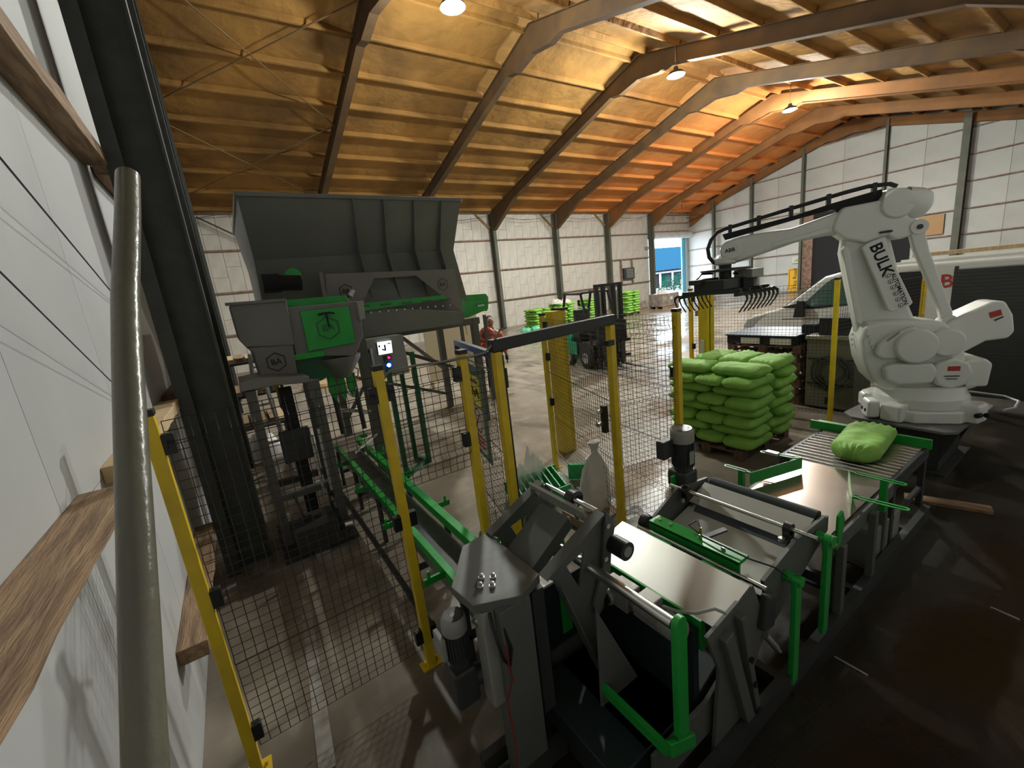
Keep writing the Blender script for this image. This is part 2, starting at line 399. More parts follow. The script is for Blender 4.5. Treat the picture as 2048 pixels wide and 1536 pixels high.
for i in range(len(FX2)-1):
    for side in (1, -1):
        # undulating foam panel of each bay
        g = G(); nx, nyy = 18, 44; vs = []
        for a in range(nx+1):
            for b in range(nyy+1):
                x = FX2[i]+(FX2[i+1]-FX2[i])*a/nx; yy = abs(YE[side]-RY)*b/nyy; y = RY+side*yy
                z = RZ-SL*yy + .035*noise.noise(Vector((x*1.1, y*1.3, 3.1))) - .05*max(0, 1-abs(((yy-.35)/1.36 + .5) % 1 - .5)/.16)
                vs.append((x, y, z))
        W = nyy+1
        g.add(vs, [((a*W+b, a*W+b+1, (a+1)*W+b+1, (a+1)*W+b) if side == 1 else (a*W+b, (a+1)*W+b, (a+1)*W+b+1, a*W+b+1)) for a in range(nx) for b in range(nyy)])
        ye = YE[side]; ze = RZ-SL*abs(ye-RY)
        g.prism([(FX2[i], RY, RZ+.08), (FX2[i], ye, ze+.08), (FX2[i], ye, ze+.25), (FX2[i], RY, RZ+.25)], (FX2[i+1]-FX2[i], 0, 0))
        g.build('panel', fo, ceil, smooth=1.2)
        ang = math.atan(SL)*side
        for k in range(npur):
            yy = .35+k*1.36; y = RY+side*yy; z = RZ-SL*yy
            xa = FX2[i]+.02; xb = FX2[i+1]-.02
            G().box(((xa+xb)/2, y, z-.11), (xb-xa, .09, .2), Matrix.Rotation(-ang, 3, 'X')).build('purlin', fo, ceil, bevel=.02, seg=1)
rafm = mat('sprayed_rafter', (.075, .042, .018), .75, col2=(.12, .065, .022), nscale=1.2, bump=.3, bscale=6)
rafo = mat('orange_sprayed_rafter', (.24, .10, .025), .75, col2=(.17, .075, .022), nscale=1.2, bump=.3, bscale=6)
def rafter(x, side):
    P = lambda yy, dz: (x, RY+side*yy, RZ-.2-SL*yy+dz)
    g = G(); D = .50; ye = 11.3
    top = [P(0, 0), P(ye, 0)]
    bot = [P(ye, 0), P(ye, -1.15), P(ye-.35, -1.1), P(ye-2.6, -D), P(1.35, -D), P(.9, -D-.2), P(0, -D-.30)]
    g.prism([(a[0]-.008, a[1], a[2]) for a in [top[0]] + bot], (.016, 0, 0))
    for a, b in zip(bot[1:-1], bot[2:]): g.bar(a, b, .24, .018)
    g.bar(top[0], top[1], .19, .018)
    g.bar(P(ye, 0), P(ye, -1.15), .19, .02, (1, 0, 0))
    return g.build('rafter', rafm if x < 24 else rafo, ceil)
for x in FX[1:]:
    for side in (1, -1): rafter(x, side)
for side in (1, -1):
    g = G(); ye = 11.7
    g.prism([(-.31, RY, RZ-.2), (-.31, RY+side*ye, RZ-.2-SL*ye), (-.31, RY+side*ye, RZ-.7-SL*ye), (-.31, RY, RZ-.65)], (.02, 0, 0))
    g.bar((-.3, RY, RZ-.65), (-.3, RY+side*ye, RZ-.68-SL*ye), .3, .02)
    g.build('rafter', paintsteel, ceil)
# eave cable and knee braces along the far wall
g = G()
for a, b in zip(FX[1:6], FX[2:7]):
    g.tube([(a+(b-a)*t/8, Y1-.5, 6.95-.35*math.sin(PI*t/8)) for t in range(9)], .012, 5)
g.build('cable', blackp, ceil)
for x in FX[2:6]:
    G().bar((x-.08, Y1-.2, 6.2), (x-.95, Y1-.12, 7.0), .12, .05).build('brace', foam, ceil)
rafm0 = mat('dusty_brace', (.2, .12, .05), .8)
# wind bracing in the first bay
for a, b in (((4.65, 21.6), (-.2, 17.6)), ((4.65, 16.9), (-.2, 21.6)), ((4.65, 16.9), (-.2, 12.4)), ((4.65, 12.2), (-.2, 16.6)), ((4.65, 21.8), (-.2, 23.4))):
    G().bar((a[0], a[1], roofz(a[1])-.3), (b[0], b[1], roofz(b[1])-.3), .03, .03).build('brace', rafm0, ceil)
G().bar((-.1, Y1-.3, 6.9), (4.6, Y1-.3, 4.0), .09, .06).build('brace', paintsteel, ceil)
for x in (30.3, 31.8):
    y = 21.8-.0; G().bar((x, y, roofz(y)-.2), (x, y, 6.6), .05, .05).build('hanger', rust, ceil)
G().bar((29.7, 21.8, 6.6), (34.7, 21.8, 6.6), .08, .08).build('hanger', rafm, ceil)

# ------------------------------------------------------------------ lamps
lamph = mat('lamp_housing', (.05, .05, .05), .5)
lens = mat('lamp_lens', (1, 1, 1), .5, emit=(1, .96, .88), estr=60)
for i, L in enumerate(LAMPS):
    t = thing('high_bay_lamp', ['lit high bay lamp nearest the camera under the foam roof', 'middle lit high bay lamp of the row of three', 'farthest lit high bay lamp near the orange roof end'][i], 'lamp', L, group='high bay lamps')
    c = Vector(L)
    G().lathe([(0, .22), (.07, .22), (.09, .12), (.24, .05), (.30, -.02), (.30, -.05), (.285, -.05), (.28, -.02), (0, -.015)], c, n=24).build('housing', lamph, t)
    G().lathe([(0, -.11), (.12, -.10), (.22, -.07), (.275, -.022)], c, n=24).build('lens', lens, t)
    G().cyl(c+Vector((0,0,.2)), (c.x, c.y, roofz(c.y)-.02), .012, n=6).build('hanger_rod', zinc, t)

# ------------------------------------------------------------------ roller door in the far wall and yard beyond
d = thing('door_1', 'open roller door to the bright yard', None, (32.3, Y1, 0), kind='structure')
dm = mat('door_frame_grey', (.35, .37, .38), .5)
G().bx(29.78, 29.93, Y1-.12, Y1+.2, 0, 5.2).build('door_frame', dm, d)
G().bx(34.6, 34.95, Y1-.12, Y1+.2, 0, 5.2).build('door_frame', dm, d)
G().bx(29.78, 34.95, Y1-.02, Y1+.2, 5.1, 5.3).build('door_frame', dm, d)
G().cyl((29.9, Y1-.32, 5.28), (34.9, Y1-.32, 5.28), .28, n=20).build('shutter_roll', mat('shutter_grey', (.6, .62, .62), .45, col2=(.5, .52, .52), nscale=3), d)
G().bx(34.15, 34.6, Y1+.0, Y1+.1, 0, 5.1).build('door_panel', mat('blue_panel', (.12, .42, .62), .5), d)
# ------------------------------------------------------------------ safety fence
FH = 2.08
def mesh_bm(p0, p1, z0, z1, bends=True, s=.05, bend_at=None):
    """welded mesh panel between two floor points: upright and level wires, with horizontal V folds"""
    g = G(); p0 = Vector((p0[0], p0[1], 0)); p1 = Vector((p1[0], p1[1], 0)); d = p1-p0; L = d.length; d.normalize()
    nrm = Vector((d.y, -d.x, 0))
    folds = [] if not bends else (bend_at or [z for z in (1.93, 1.32, .72, .2) if z0+.05 < z < z1-.04])
    def off(z): return sum(max(0, .028-abs(z-f))*1.0 for f in folds)
    zs = sorted(set([z0, z1] + [round(f+o, 4) for f in folds for o in (-.028, 0, .028)]))
    n = max(1, round(L/s))
    for i in range(n+1):
        q = p0 + d*(L*i/n)
        g.tube([q+nrm*off(z)+Vector((0, 0, z)) for z in zs], .0021, 4, False)
    m = max(1, round((z1-z0)/s))
    lv = [z0+(z1-z0)*k/m for k in range(m+1)]; lv += [f for f in folds]
    for z in lv:
        o = nrm*off(z)+Vector((0, 0, z)); g.tube([p0+o, p1+o], .0021, 4, False)
    return g
def fence_post(x, y, parent, name='post', h=FH, ang=0.0, w=.055, clips=(1.93, 1.1, .25), clipdir=None, cap=True, m=yellow):
    R = Matrix.Rotation(ang, 3, 'Z')
    G().box((x, y, h/2), (w, w, h), R).build(name, m, parent, bevel=.004)
    if cap: G().box((x, y, h+.008), (w+.008, w+.008, .03), R).build('post_cap', blackp, parent, bevel=.004)
    G().box((x, y, .005), (.14, .09, .01), R).cyl((x+.045, y, .01), (x+.045, y, .03), .01, n=6).cyl((x-.045, y, .01), (x-.045, y, .03), .01, n=6).build('base_plate', m, parent)
    for dx, dy in (clipdir or ()):
        for z in clips:
            G().box((x+dx*.05, y+dy*.05, z), (.05 if dx else .045, .05 if dy else .045, .1), R).build('clip', blackp, parent, bevel=.006)
t = thing('safety_fence', 'yellow posts and black mesh beside the white wall, crossed by the green conveyor', 'fence', (.665, 2.47, 0))
fence_post(-.385, 2.46, t, clipdir=((1, 0),)); fence_post(.665, 2.47, t, clipdir=((-1, 0), (1, 0))); fence_post(1.213, 2.46, t, clipdir=((-1, 0),), clips=(1.95, 1.5))
mesh_bm((-.34, 2.445), (.62, 2.455), .16, 2.04).build('mesh_panel', wire, t)
mesh_bm((.71, 2.455), (1.17, 2.45), 1.31, 2.04, bend_at=[1.93, 1.42]).build('mesh_panel', wire, t)
mesh_bm((1.255, 2.45), (1.39, 2.42), .16, 2.04).build('mesh_panel', wire, t)

t = thing('fence_gateway', 'black topped yellow gateway with a mesh door swung open, warning signs on the door', 'gate', (1.44, 2.40, 0))
D0 = (1.44, 2.40); E0 = (2.72, 2.585)
fence_post(*D0, t, 'gate_post', cap=False, h=2.05); fence_post(*E0, t, 'gate_post', cap=False, h=2.05, w=.06)
G().bar((D0[0]-.045, D0[1]-.006, 2.095), (E0[0]+.04, E0[1]+.006, 2.095), .06, .085).build('header_bar', blackp, t, bevel=.008)
G().box((E0[0]-.03, E0[1]-.01, 1.9), (.08, .05, .05)).box((D0[0]+.05, D0[1]+.02, 1.86), (.04, .05, .14)).build('door_switch', blackp, t, bevel=.005)
# the open door leaf
A = Vector((1.49, 2.44, 0)); B = Vector((1.80, 3.72, 0)); dl = (B-A).normalized()
lf = G(); lf.box((0,0,0), (.0001,.0001,.0001))
lf = G()
for q in (A, B): lf.bar(q+Vector((0,0,.1)), q+Vector((0,0,2.02)), .04, .04)
for z in (.12, 2.0): lf.bar(A+Vector((0,0,z)), B+Vector((0,0,z)), .05, .05)
lf = lf.build('door_leaf', blackp, t, bevel=.004)
mesh_bm((A+dl*.02)[:2], (B-dl*.02)[:2], .15, 1.98, bend_at=[1.85, 1.2, .55]).build('mesh_panel', wire, lf)
nl = -Vector((dl.y, -dl.x, 0)) if True else Vector((dl.y, -dl.x, 0))
sg = [A+dl*.42+nl*.03, A+dl*1.0+nl*.03]
G().prism([sg[0]+Vector((0,0,1.05)), sg[1]+Vector((0,0,1.05)), sg[1]+Vector((0,0,1.86)), sg[0]+Vector((0,0,1.86))], nl*.006).build('sign_board', mat('board_green_grey', (.10, .15, .13), .5), lf)
def sign(x0, x1, z0, z1, m, nm='warning_sign'):
    a = A+dl*x0+nl*.038; b = A+dl*x1+nl*.038
    return G().prism([a+Vector((0,0,z0)), b+Vector((0,0,z0)), b+Vector((0,0,z1)), a+Vector((0,0,z1))], nl*.003).build(nm, m, lf)
signy = mat('sign_yellow', (.7, .6, .08), .4); signw = mat('sign_white', (.62, .6, .55), .4)
sign(.5, .92, 1.52, 1.78, signy); sign(.5, .86, 1.1, 1.5, signw)
Ms = lambda x, z: frameM(A+dl*x+nl*.042+Vector((0,0,z)), dl, (0,0,1))
g = G()
for r0, r1, zc, nn in ((.095, .115, 1.38, 24),):
    vs = []; c = A+dl*.68+nl*.042+Vector((0,0,zc))
    for i in range(nn):
        a = 2*PI*i/nn
        for r in (r0, r1): vs.append(c+dl*(r*math.cos(a))+Vector((0,0,r*math.sin(a))))
    g.add(vs, [(2*i, 2*i+1, (2*i+3) % (2*nn), (2*i+2) % (2*nn)) for i in range(nn)])
c0 = A+dl*.68+nl*.042
g.bar(c0+dl*-.07+Vector((0,0,1.45)), c0+dl*.07+Vector((0,0,1.31)), .003, .02, nl)
for zz in (1.23, 1.19, 1.15): g.bar(c0+dl*-.13+Vector((0,0,zz)), c0+dl*.13+Vector((0,0,zz)), .002, .022)
g.build('sign_print', red, lf)
g = G()
for k in range(5): g.bar(c0+dl*(-.13+.05*k)+Vector((0,0,1.6+.03*(k % 2))), c0+dl*(-.09+.05*k)+Vector((0,0,1.68-.02*(k % 3))), .002, .018, nl)
g.bar(c0+dl*-.12+Vector((0,0,1.73)), c0+dl*.15+Vector((0,0,1.73)), .002, .03).build('sign_print', blackp, lf)

t = thing('safety_fence', 'mesh fence run from the gateway to the tall yellow light curtain column', 'fence', (3.3, 4.3, 0))
fence_post(3.30, 4.28, t, clipdir=((0, -1),), clips=(1.95, 1.55, .95))
mesh_bm((3.31, 4.22), (2.76, 2.66), .15, 2.03, bend_at=[1.95, 1.36, .78, .25]).build('mesh_panel', wire, t)
G().box((2.66, 2.66, 1.2), (.05, .05, .26)).build('lock_body', blackp, t, bevel=.006)
G().cyl((2.65, 2.68, 1.28), (2.58, 2.66, 1.28), .02, n=12).cyl((2.65, 2.68, 1.16), (2.56, 2.66, 1.16), .018, n=12).bar((2.57, 2.66, 1.16), (2.50, 2.62, 1.21), .02, .02).build('handle', bolt, t)
t = thing('safety_fence', 'short mesh fence between the gateway and the pallet stack', 'fence', (3.44, 2.44, 0))
fence_post(3.44, 2.44, t, clipdir=((0, 1),), w=.06, clips=(1.5, .8, .3))
mesh_bm((2.78, 2.58), (3.40, 2.45), .15, 2.04).build('mesh_panel', wire, t)
mesh_bm((3.45, 2.50), (3.78, 4.45), .15, 2.04, bend_at=[1.93, 1.32, .72, .2]).build('mesh_panel', wire, t)
t = thing('light_curtain_column', 'tall wide yellow light curtain column behind the gateway mesh', 'safety column', (3.82, 4.64, 0))
G().bx(3.70, 3.93, 4.55, 4.72, 0, 2.08).build('housing', yellow, t, bevel=.008)
G().bx(3.85, 3.96, 4.53, 4.74, 2.08, 2.11).build('top_cap', blackp, t)
t = thing('light_curtain_column', 'yellow light curtain column under the robot gripper', 'safety column', (6.36, 3.95, 0))
g = G(); g.bx(6.27, 6.35, 3.9, 4.05, 0, 2.06).bx(6.36, 6.45, 3.88, 4.03, 0, 2.06); g.build('housing', yellow, t, bevel=.008)
G().bx(6.35, 6.36, 3.9, 4.03, 0, 2.05).build('lens_strip', blackp, t); G().bx(6.22, 6.26, 3.94, 3.99, .85, 1.3).build('reflector_strip', signw, t)
t = thing('safety_fence', 'mesh fence in front of the white van, behind the robot and the green stack', 'fence', (6.98, 2.43, 0))
fence_post(6.74, 4.49, t, clipdir=((0, -1),)); fence_post(6.98, 2.43, t, clipdir=((0, 1),), clips=(.55, .35)); fence_post(9.0, 2.0, t)
mesh_bm((6.75, 4.45), (6.96, 2.48), .15, 2.04).build('mesh_panel', wire, t)
mesh_bm((7.03, 2.42), (9.02, 1.99), .15, 2.04).build('mesh_panel', wire, t)
G().bx(6.79, 6.93, 4.4, 4.44, 1.62, 1.72).build('sensor_bracket', rust, t)
G().bx(6.92, 6.99, 4.36, 4.42, 1.58, 1.73).build('sensor', dark, t)
t = thing('guard_screen', 'dark grey fine mesh guard screen behind the robot base', 'screen', (9.05, 1.0, 0))
scr = mat('fine_dark_mesh', (.05, .052, .05), .6)
G().bx(9.04, 9.06, -.2, 1.70, .1, 1.99).build('screen_sheet', scr, t)
g = G()
for k in range(38): z = .15+k*.05; g.bar((9.03, -.2, z), (9.03, 1.70, z), .006, .006)
g.build('mesh_wires', wire, t)
for y in (-.2, .75, 1.68): G().bx(9.06, 9.1, y-.02, y+.02, 0, 2.04).build('upright', dark, t)

# ------------------------------------------------------------------ bent pipe beside the camera
pts = [(-.13,1.75,2.97), (-.14,1.66,2.88), (-.155,1.55,2.75), (-.19,1.4,2.53), (-.2,1.28,2.40), (-.215,1.0,2.12), (-.235,.72,1.82), (-.26,.42,1.46), (-.28,.25,1.25)]
pm = mat('pipe_khaki_paint', (.16, .155, .11), .28, col2=(.13, .12, .09), nscale=5, bump=.15, bscale=30)
o = G().tube(pts[1:], .0275, 20).build('handrail_pipe', pm, loc=(-.28,.25,1.25), smooth=1.2)
tag(o, 'bent khaki painted pipe running up past the white wall', 'pipe')

# ------------------------------------------------------------------ green infeed conveyor (along Y)
t = thing('belt_conveyor', 'long green sided belt conveyor passing under the mesh fence', 'conveyor', (1.07, 4.2, 0))
cy0, cy1 = 1.95, 6.2
for x, s in ((.915, -1), (1.215, 1)):
    g = G(); g.bx(x-.02, x+.02, cy0, cy1, .5, .6).bx(x-.035, x+.02 if s < 0 else x+.035, cy0, cy1, .594, .604); g.build('side_guide', green, t, bevel=.004)
G().bx(.955, 1.175, cy0, cy1, .40, .42).build('belt', mat('worn_belt', (.10, .09, .085), .35, col2=(.16, .14, .12), nscale=6), t)
G().bx(.94, .955, cy0, cy1, .33, .47).bx(1.175, 1.19, cy0, cy1, .33, .47).build('side_frame', zinc, t)
for k in range(5):
    y = 2.3+k*.95
    for x in (.9, 1.23): G().bx(x-.02, x+.02, y-.02, y+.02, 0, .5).build('leg', dark, t)
    G().bx(.9, 1.23, y-.02, y+.02, .18, .22).build('cross_bar', dark, t)
    for x, s in ((.9, -1), (1.23, 1)):
        G().bx(min(x, x+s*.16), max(x, x+s*.16), y+.25, y+.27, .52, .57).cyl((x+s*.12, y+.26, .57), (x+s*.12, y+.26, .62), .012, n=8).build('guide_bracket', green, t)
for y in (cy0, cy1): G().cyl((.95, y, .38), (1.18, y, .38), .045, n=16).build('end_roller', zinc, t)
for x in (.78,): G().bx(x-.02, x+.02, 2.0, 6.3, .05, .09).build('floor_rail', dark, t)

# ------------------------------------------------------------------ tilting machine with the grey head, motor and chute arms
t = thing('bag_tipping_machine', 'dark grey bag tipping machine with a six sided head plate and two raised arms', 'machine', (.85, 1.6, 0))
hz = 1.1
hex_ = [(.615,1.70), (.635,1.52), (.83,1.43), (.985,1.487), (.985,1.985), (.81,1.96)]
G().prism([(x, y, hz+.03*(x-.98)/.35*-.0) for x, y in hex_], (0, 0, -.045)).build('head_plate', grey, t, bevel=.004)
g = G()
for (u, v) in ((.72,1.60),(.765,1.565),(.755,1.65),(.80,1.615)): g.lathe([(0,.03),(.012,.026),(.012,0)], (u, v, hz), n=8).cyl((u, v, hz), (u, v, hz+.012), .016, n=6)
g.build('head_bolt', bolt, t)
G().bx(.72, .89, 1.44, 1.57, .0, 1.06).build('column', grey, t, bevel=.005)
G().bx(.70, .90, 1.40, 1.60, 0, .015).build('foot_plate', grey, t)
G().bx(.66, .74, 1.50, 1.60, .52, 1.05).build('cylinder_guard', greyL, t, bevel=.01)
g = G().tube([(.70,1.50,1.04), (.69,1.46,.98), (.71,1.44,.82), (.735,1.43,.78), (.75,1.43,.86), (.73,1.45,1.0)], .008, 8); g.build('hose', blackp, t)
G().tube([(.72,1.43,.9), (.73,1.42,.72), (.70,1.44,.6), (.69,1.40,.4), (.66,1.36,.25), (.6,1.36,.1), (.52,1.4,.02), (.45,1.36,.02), (.5,1.28,.02)], .0045, 8).build('air_line', mat('dull_red_hose', (.22,.02,.015), .5), t)
# head edge strip and arms
ARM = [tuple(q[::2]) for q in ((0.974,1.475,1.11), (1.37,1.475,1.292), (1.492,1.475,1.144), (1.263,1.475,1.105), (1.138,1.475,1.075), (1.055,1.475,1.032), (1.209,1.475,0.915), (1.303,1.475,0.657), (1.286,1.475,0.355), (1.368,1.475,0.699), (1.252,1.475,1.134))]
def arm(y):
    T = .012; P = lambda k: (ARM[k][0], y-T/2, ARM[k][1])
    for ids in ((0,1,3,4,5), (5,4,6,7,8), (1,2,9,7,6,3)):
        n = len([1 for o in t.children if o.name.startswith('arm_web')])
        G().prism([P(k) for k in ids], (0, T, 0)).build('arm_web', grey, t)
    for i, j_ in ((0,1), (5,8)):
        a = Vector(P(i)); b = Vector(P(j_)); G().bar(a+Vector((0,-.026,0)), b+Vector((0,-.026,0)), .062, .008).build('arm_flange', grey, t)
arm(1.475); arm(1.975)
G().prism([(1.405,1.44,1.28), (1.455,1.44,1.22), (1.40,1.44,.86), (1.30,1.44,.70), (1.275,1.44,.78), (1.36,1.44,.98)], (0,.02,0)).build('slide_plate', grey, t, bevel=.003)
g = G(); boltrow(g, [(1.405,1.44,1.20), (1.375,1.44,1.02)], (0,-1,0), .014, .012); g.build('bolt', bolt, t)
G().cyl((1.44,1.34,1.08), (1.44,1.44,1.08), .05, n=20).build('bearing_wheel', blackp, t)
G().cyl((1.44,1.335,1.08), (1.44,1.345,1.08), .028, n=16).build('bearing_hub', greyL, t)
# belt housing between the arms
G().prism([(1.0,1.62,1.01), (1.30,1.62,1.215), (1.33,1.62,1.15), (1.03,1.62,.94)], (0,.24,0)).build('chute_cover', grey, t, bevel=.004)
G().prism([(1.29,1.49,1.30), (1.305,1.49,1.31), (1.335,1.49,1.235), (1.32,1.49,1.225)], (0,.47,0)).build('cross_strip', greyL, t)
g = G(); boltrow(g, [(1.318,1.55,1.25), (1.318,1.9,1.25)], (-1,0,-.3), .018, .02); g.build('bolt', bolt, t)
G().cyl((1.40,1.50,1.26), (1.40,1.93,1.26), .014, n=12).build('shaft', steel, t)
G().lathe([(.045,-.02),(.05,0),(.05,.04),(.03,.05)], (1.42,1.72,1.25), (0,-1,0)).build('pulley', blackp, t)
G().prism([(1.19,1.33,.88), (1.17,1.33,.16), (1.21,1.33,.135), (1.47,1.33,.14), (1.50,1.33,.2), (1.44,1.33,.33), (1.34,1.33,.55)], (0,.012,0)).build('deflector_plate', mat('plain_grey_sheet', (.13,.13,.125), .45), t, bevel=.003)
G().bx(.93, 1.0, 1.49, 1.98, .30, 1.02).build('rear_panel', dark, t)
# geared motor on the column
def motor(parent, c, axis, r=.07, L=.26, cowl=greyL, bodym=dark, n=24):
    c = Vector(c); ax = Vector(axis).normalized()
    G().lathe([(r*.0, L), (r*.78, L), (r*.95, L-.012), (r, L-.03), (r, L*.70), (r*.93, L*.68)], c, ax, n).build('motor_cowl', cowl, parent)
    g = G().lathe([(0, 0), (r*.8, 0), (r*.8, .02), (r*.86, .03), (r*.86, L*.7)], c, ax, n)
    u = ax.orthogonal().normalized(); w = ax.cross(u)
    for i in range(24):
        a = 2*PI*i/24; d = u*math.cos(a)+w*math.sin(a)
        g.bar(c+d*r*.86+ax*.04, c+d*r*.86+ax*(L*.68), .004, r*.22, d)
    g.build('motor_body', bodym, parent)
    g = G(); e = c+ax*(L+.001)
    for rr in (.25, .42, .6, .74):
        vs = []
        for i in range(24):
            a = 2*PI*i/24; d = u*math.cos(a)+w*math.sin(a)
            vs += [e+d*r*rr, e+d*r*(rr+.09)]
        g.add(vs, [(2*i, 2*i+1, (2*i+3) % 48, (2*i+2) % 48) for i in range(24)])
    g.build('fan_grille', blackp, parent)
motor(t, (.585,1.66,.72), (0,0,1), .062, .27)
G().bx(.52, .64, 1.59, 1.73, .52, .72).cyl((.585,1.66,.62), (.72,1.62,.62), .05, n=16).build('gearbox', dark, t, bevel=.015)
G().bx(.50, .525, 1.64, 1.74, .78, .90).build('terminal_box', greyL, t, bevel=.006)
G().tube([(.66,1.58,.98), (.70,1.55,.9), (.70,1.56,.8)], .022, 10).build('chrome_cylinder', steel, t)
for y in (1.45, 1.62): G().bar((.60, y, .10), (1.0, y, .10), .05, .10).build('base_beam', dark, t)

# ------------------------------------------------------------------ lower frame and inclined belt line (along X)
t = thing('bag_flattener', 'inclined dark belt conveyor with a grey trough, green uprights and a geared motor', 'conveyor', (2.0, 1.35, 0))
for y in (.92, 1.80):
    G().bar((.95, y, .06), (4.9, y, .06), .05, .12).build('base_beam', dark, t)
for x in (1.05, 2.2, 3.3, 4.4): G().bar((x, .92, .06), (x, 1.80, .06), .05, .08).build('cross_bar', dark, t)
# low belt : from low x 1.1 to crest x 2.75
bp_ = [(1.18,.30), (1.55,.30), (2.72,.86), (2.80,.86), (2.86,.80), (2.80,.74), (1.6,.18), (1.2,.18)]
G().prism([(x, 1.05, z) for x, z in bp_], (0, .62, 0)).build('belt', belt, t, bevel=.01)
for y in (.985, 1.70):
    G().prism([(1.15,y,.16), (1.6,y,.16), (2.9,y,.72), (2.9,y,.82), (2.7,y,.83), (1.55,y,.36), (1.15,y,.36)], (0,.02,0)).build('side_frame', grey, t, bevel=.002)
G().prism([(.98,1.05,.30), (1.55,1.05,.30), (1.55,1.05,.18), (.98,1.05,.18)], (0,.62,0)).build('belt', belt, t, bevel=.01)
G().bx(.98, 1.56, 1.72, 1.735, .04, .78).build('rubber_skirt', belt, t); G().bx(1.52, 1.56, 1.03, 1.68, .30, .76).build('rubber_skirt', belt, t)
G().cyl((2.78,1.0,.845), (2.78,1.70,.845), .05, n=20).build('crest_roller', belt, t)
# steel roller between the first green posts
G().cyl((1.285,.965,1.0), (1.285,1.70,1.0), .026, n=20).build('steel_roller', steel, t)
def rounded_post(x, y, z0, z1, name='green_post', w=.075, d=.03, tilt=0.0):
    g = G(); n = 8; poly = [(x-w/2+tilt*0, y, z0), (x+w/2, y, z0)]
    poly = [(x-w/2+tilt, y, z0), (x+w/2+tilt, y, z0)] + [(x+w/2*math.cos(PI*i/n), y, z1-w/2+w/2*math.sin(PI*i/n)) for i in range(n+1)]
    g.prism(poly, (0, d, 0)); 
    return g.build(name, green, t, bevel=.004)
rounded_post(1.295, .93, .42, 1.045)
rounded_post(1.295, 1.71, .42, 1.045)
G().prism([(1.20,.93,.45), (1.38,.93,.36), (1.38,.93,.29), (1.20,.93,.37)], (0,.03,0)).build('green_bracket', green, t, bevel=.004)
G().bar((1.2,1.35,.40), (1.2,.95,.40), .03, .05).build('green_bar', green, t)
# aluminium cover with green side
G().prism([(1.58,.95,.80), (1.88,.95,.875), (1.885,.95,.865), (1.585,.95,.79)], (0,.83,0)).build('steel_cover', alu, t)
G().prism([(1.565,1.02,.80), (1.60,1.02,.80), (1.62,1.02,.62), (1.575,1.02,.62)], (0,.74,0)).build('green_apron', green, t, bevel=.003)
G().prism([(1.5,.965,.80), (1.9,.965,.87), (2.05,.965,.55), (1.75,.965,.06), (1.55,.965,.06), (1.6,.965,.55)], (0,-.02,0)).build('side_plate', grey, t, bevel=.003)
G().bar((1.62,.93,.76), (1.86,.93,.02), .07, .05, (0,1,0)).build('upright', grey, t, bevel=.006)
G().bar((1.74,.93,.80), (1.93,.93,.02), .04, .05, (0,1,0)).build('upright', grey, t, bevel=.006)
for q in ((1.80,.90,.52), (1.84,.90,.34), (1.89,.90,.14)): g = G(); boltrow(g, [q], (0,-1,0), .016, .01); g.build('bolt', blackp, t)
# geared motor beneath the cover, axis along Y
sil = mat('silver_cast', (.36, .35, .32), .4, metal=.5, col2=(.28, .27, .25), nscale=12)
c = Vector((1.46, 1.30, .78))
G().lathe([(0,-.26), (.045,-.26), (.058,-.25), (.06,-.22), (.06,-.16), (.055,-.15)], c, (0,1,0), 24).build('motor_cowl', greyL, t)
g = G().lathe([(.052,-.16), (.052,0), (.035,.01), (.035,.03)], c, (0,1,0), 24)
for i in range(16):
    a = 2*PI*i/16; d = Vector((math.cos(a), 0, math.sin(a))); g.bar(c+d*.052+Vector((0,-.15,0)), c+d*.052+Vector((0,-.005,0)), .003, .014, d)
g.build('motor_body', sil, t)
G().box(c+Vector((.01,-.06,.062)), (.085,.10,.045)).build('terminal_box', sil, t, bevel=.006)
G().box(c+Vector((0,.10,0)), (.11,.13,.115)).box(c+Vector((0,.185,0)), (.095,.07,.10)).cyl(c+Vector((-.085,.15,-.01)), c+Vector((.06,.15,-.01)), .042, n=18).build('gearbox', sil, t, bevel=.008)
G().cyl(c+Vector((-.092,.15,-.01)), c+Vector((-.085,.15,-.01)), .028, n=18).build('hub_cap', blackp, t)
G().box(c+Vector((-.01,.13,.062)), (.03,.06,.008)).build('red_label', red, t)
G().tube([c+Vector((.02,-.13,.06)), c+Vector((.04,-.2,.065)), (1.56,1.04,.84), (1.62,.98,.87), (1.66,.95,.84)], .008, 8).build('motor_cable', greyL, t)
# green beam across
G().bx(2.02, 2.12, 1.08, 1.68, .845, .865).bx(2.02, 2.035, 1.08, 1.68, .70, .86).build('green_beam', green, t, bevel=.004)
G().bx(1.965, 2.02, 1.10, 1.28, .74, .80).bx(1.965, 2.02, 1.48, 1.66, .74, .80).build('green_bracket', green, t, bevel=.01)
G().cyl((2.0, .93, .80), (2.0, 1.75, .80), .014, n=10).build('tie_shaft', steel, t)
G().lathe([(0,-.03),(.05,-.03),(.055,-.01),(.055,.02),(.03,.03)], (2.05,1.73,.82), (0,1,0)).build('bearing', blackp, t)
g = G(); boltrow(g, [(2.07,1.2,.865), (2.07,1.35,.865), (2.07,1.55,.865), (2.07,1.63,.865)], (0,0,1), .012, .012); g.build('bolt', bolt, t)
G().cyl((2.10,1.36,.865), (2.10,1.36,.92), .008, n=8).cyl((2.06,1.34,.865), (2.06,1.34,.90), .006, n=8).build('valve', mat('brass', (.6,.45,.15), .3, metal=1), t)
G().tube([(2.10,1.36,.92), (2.14,1.41,.93), (2.10,1.44,.9), (2.08,1.33,.88), (2.07,1.2,.885), (2.07,1.05,.88), (2.12,.95,.86), (2.2,.92,.78)], .005, 6).build('air_hose', blackp, t)
G().bar((2.12,1.36,.84), (2.27,1.30,.86), .035, .012).build('stop_bracket', dark, t)
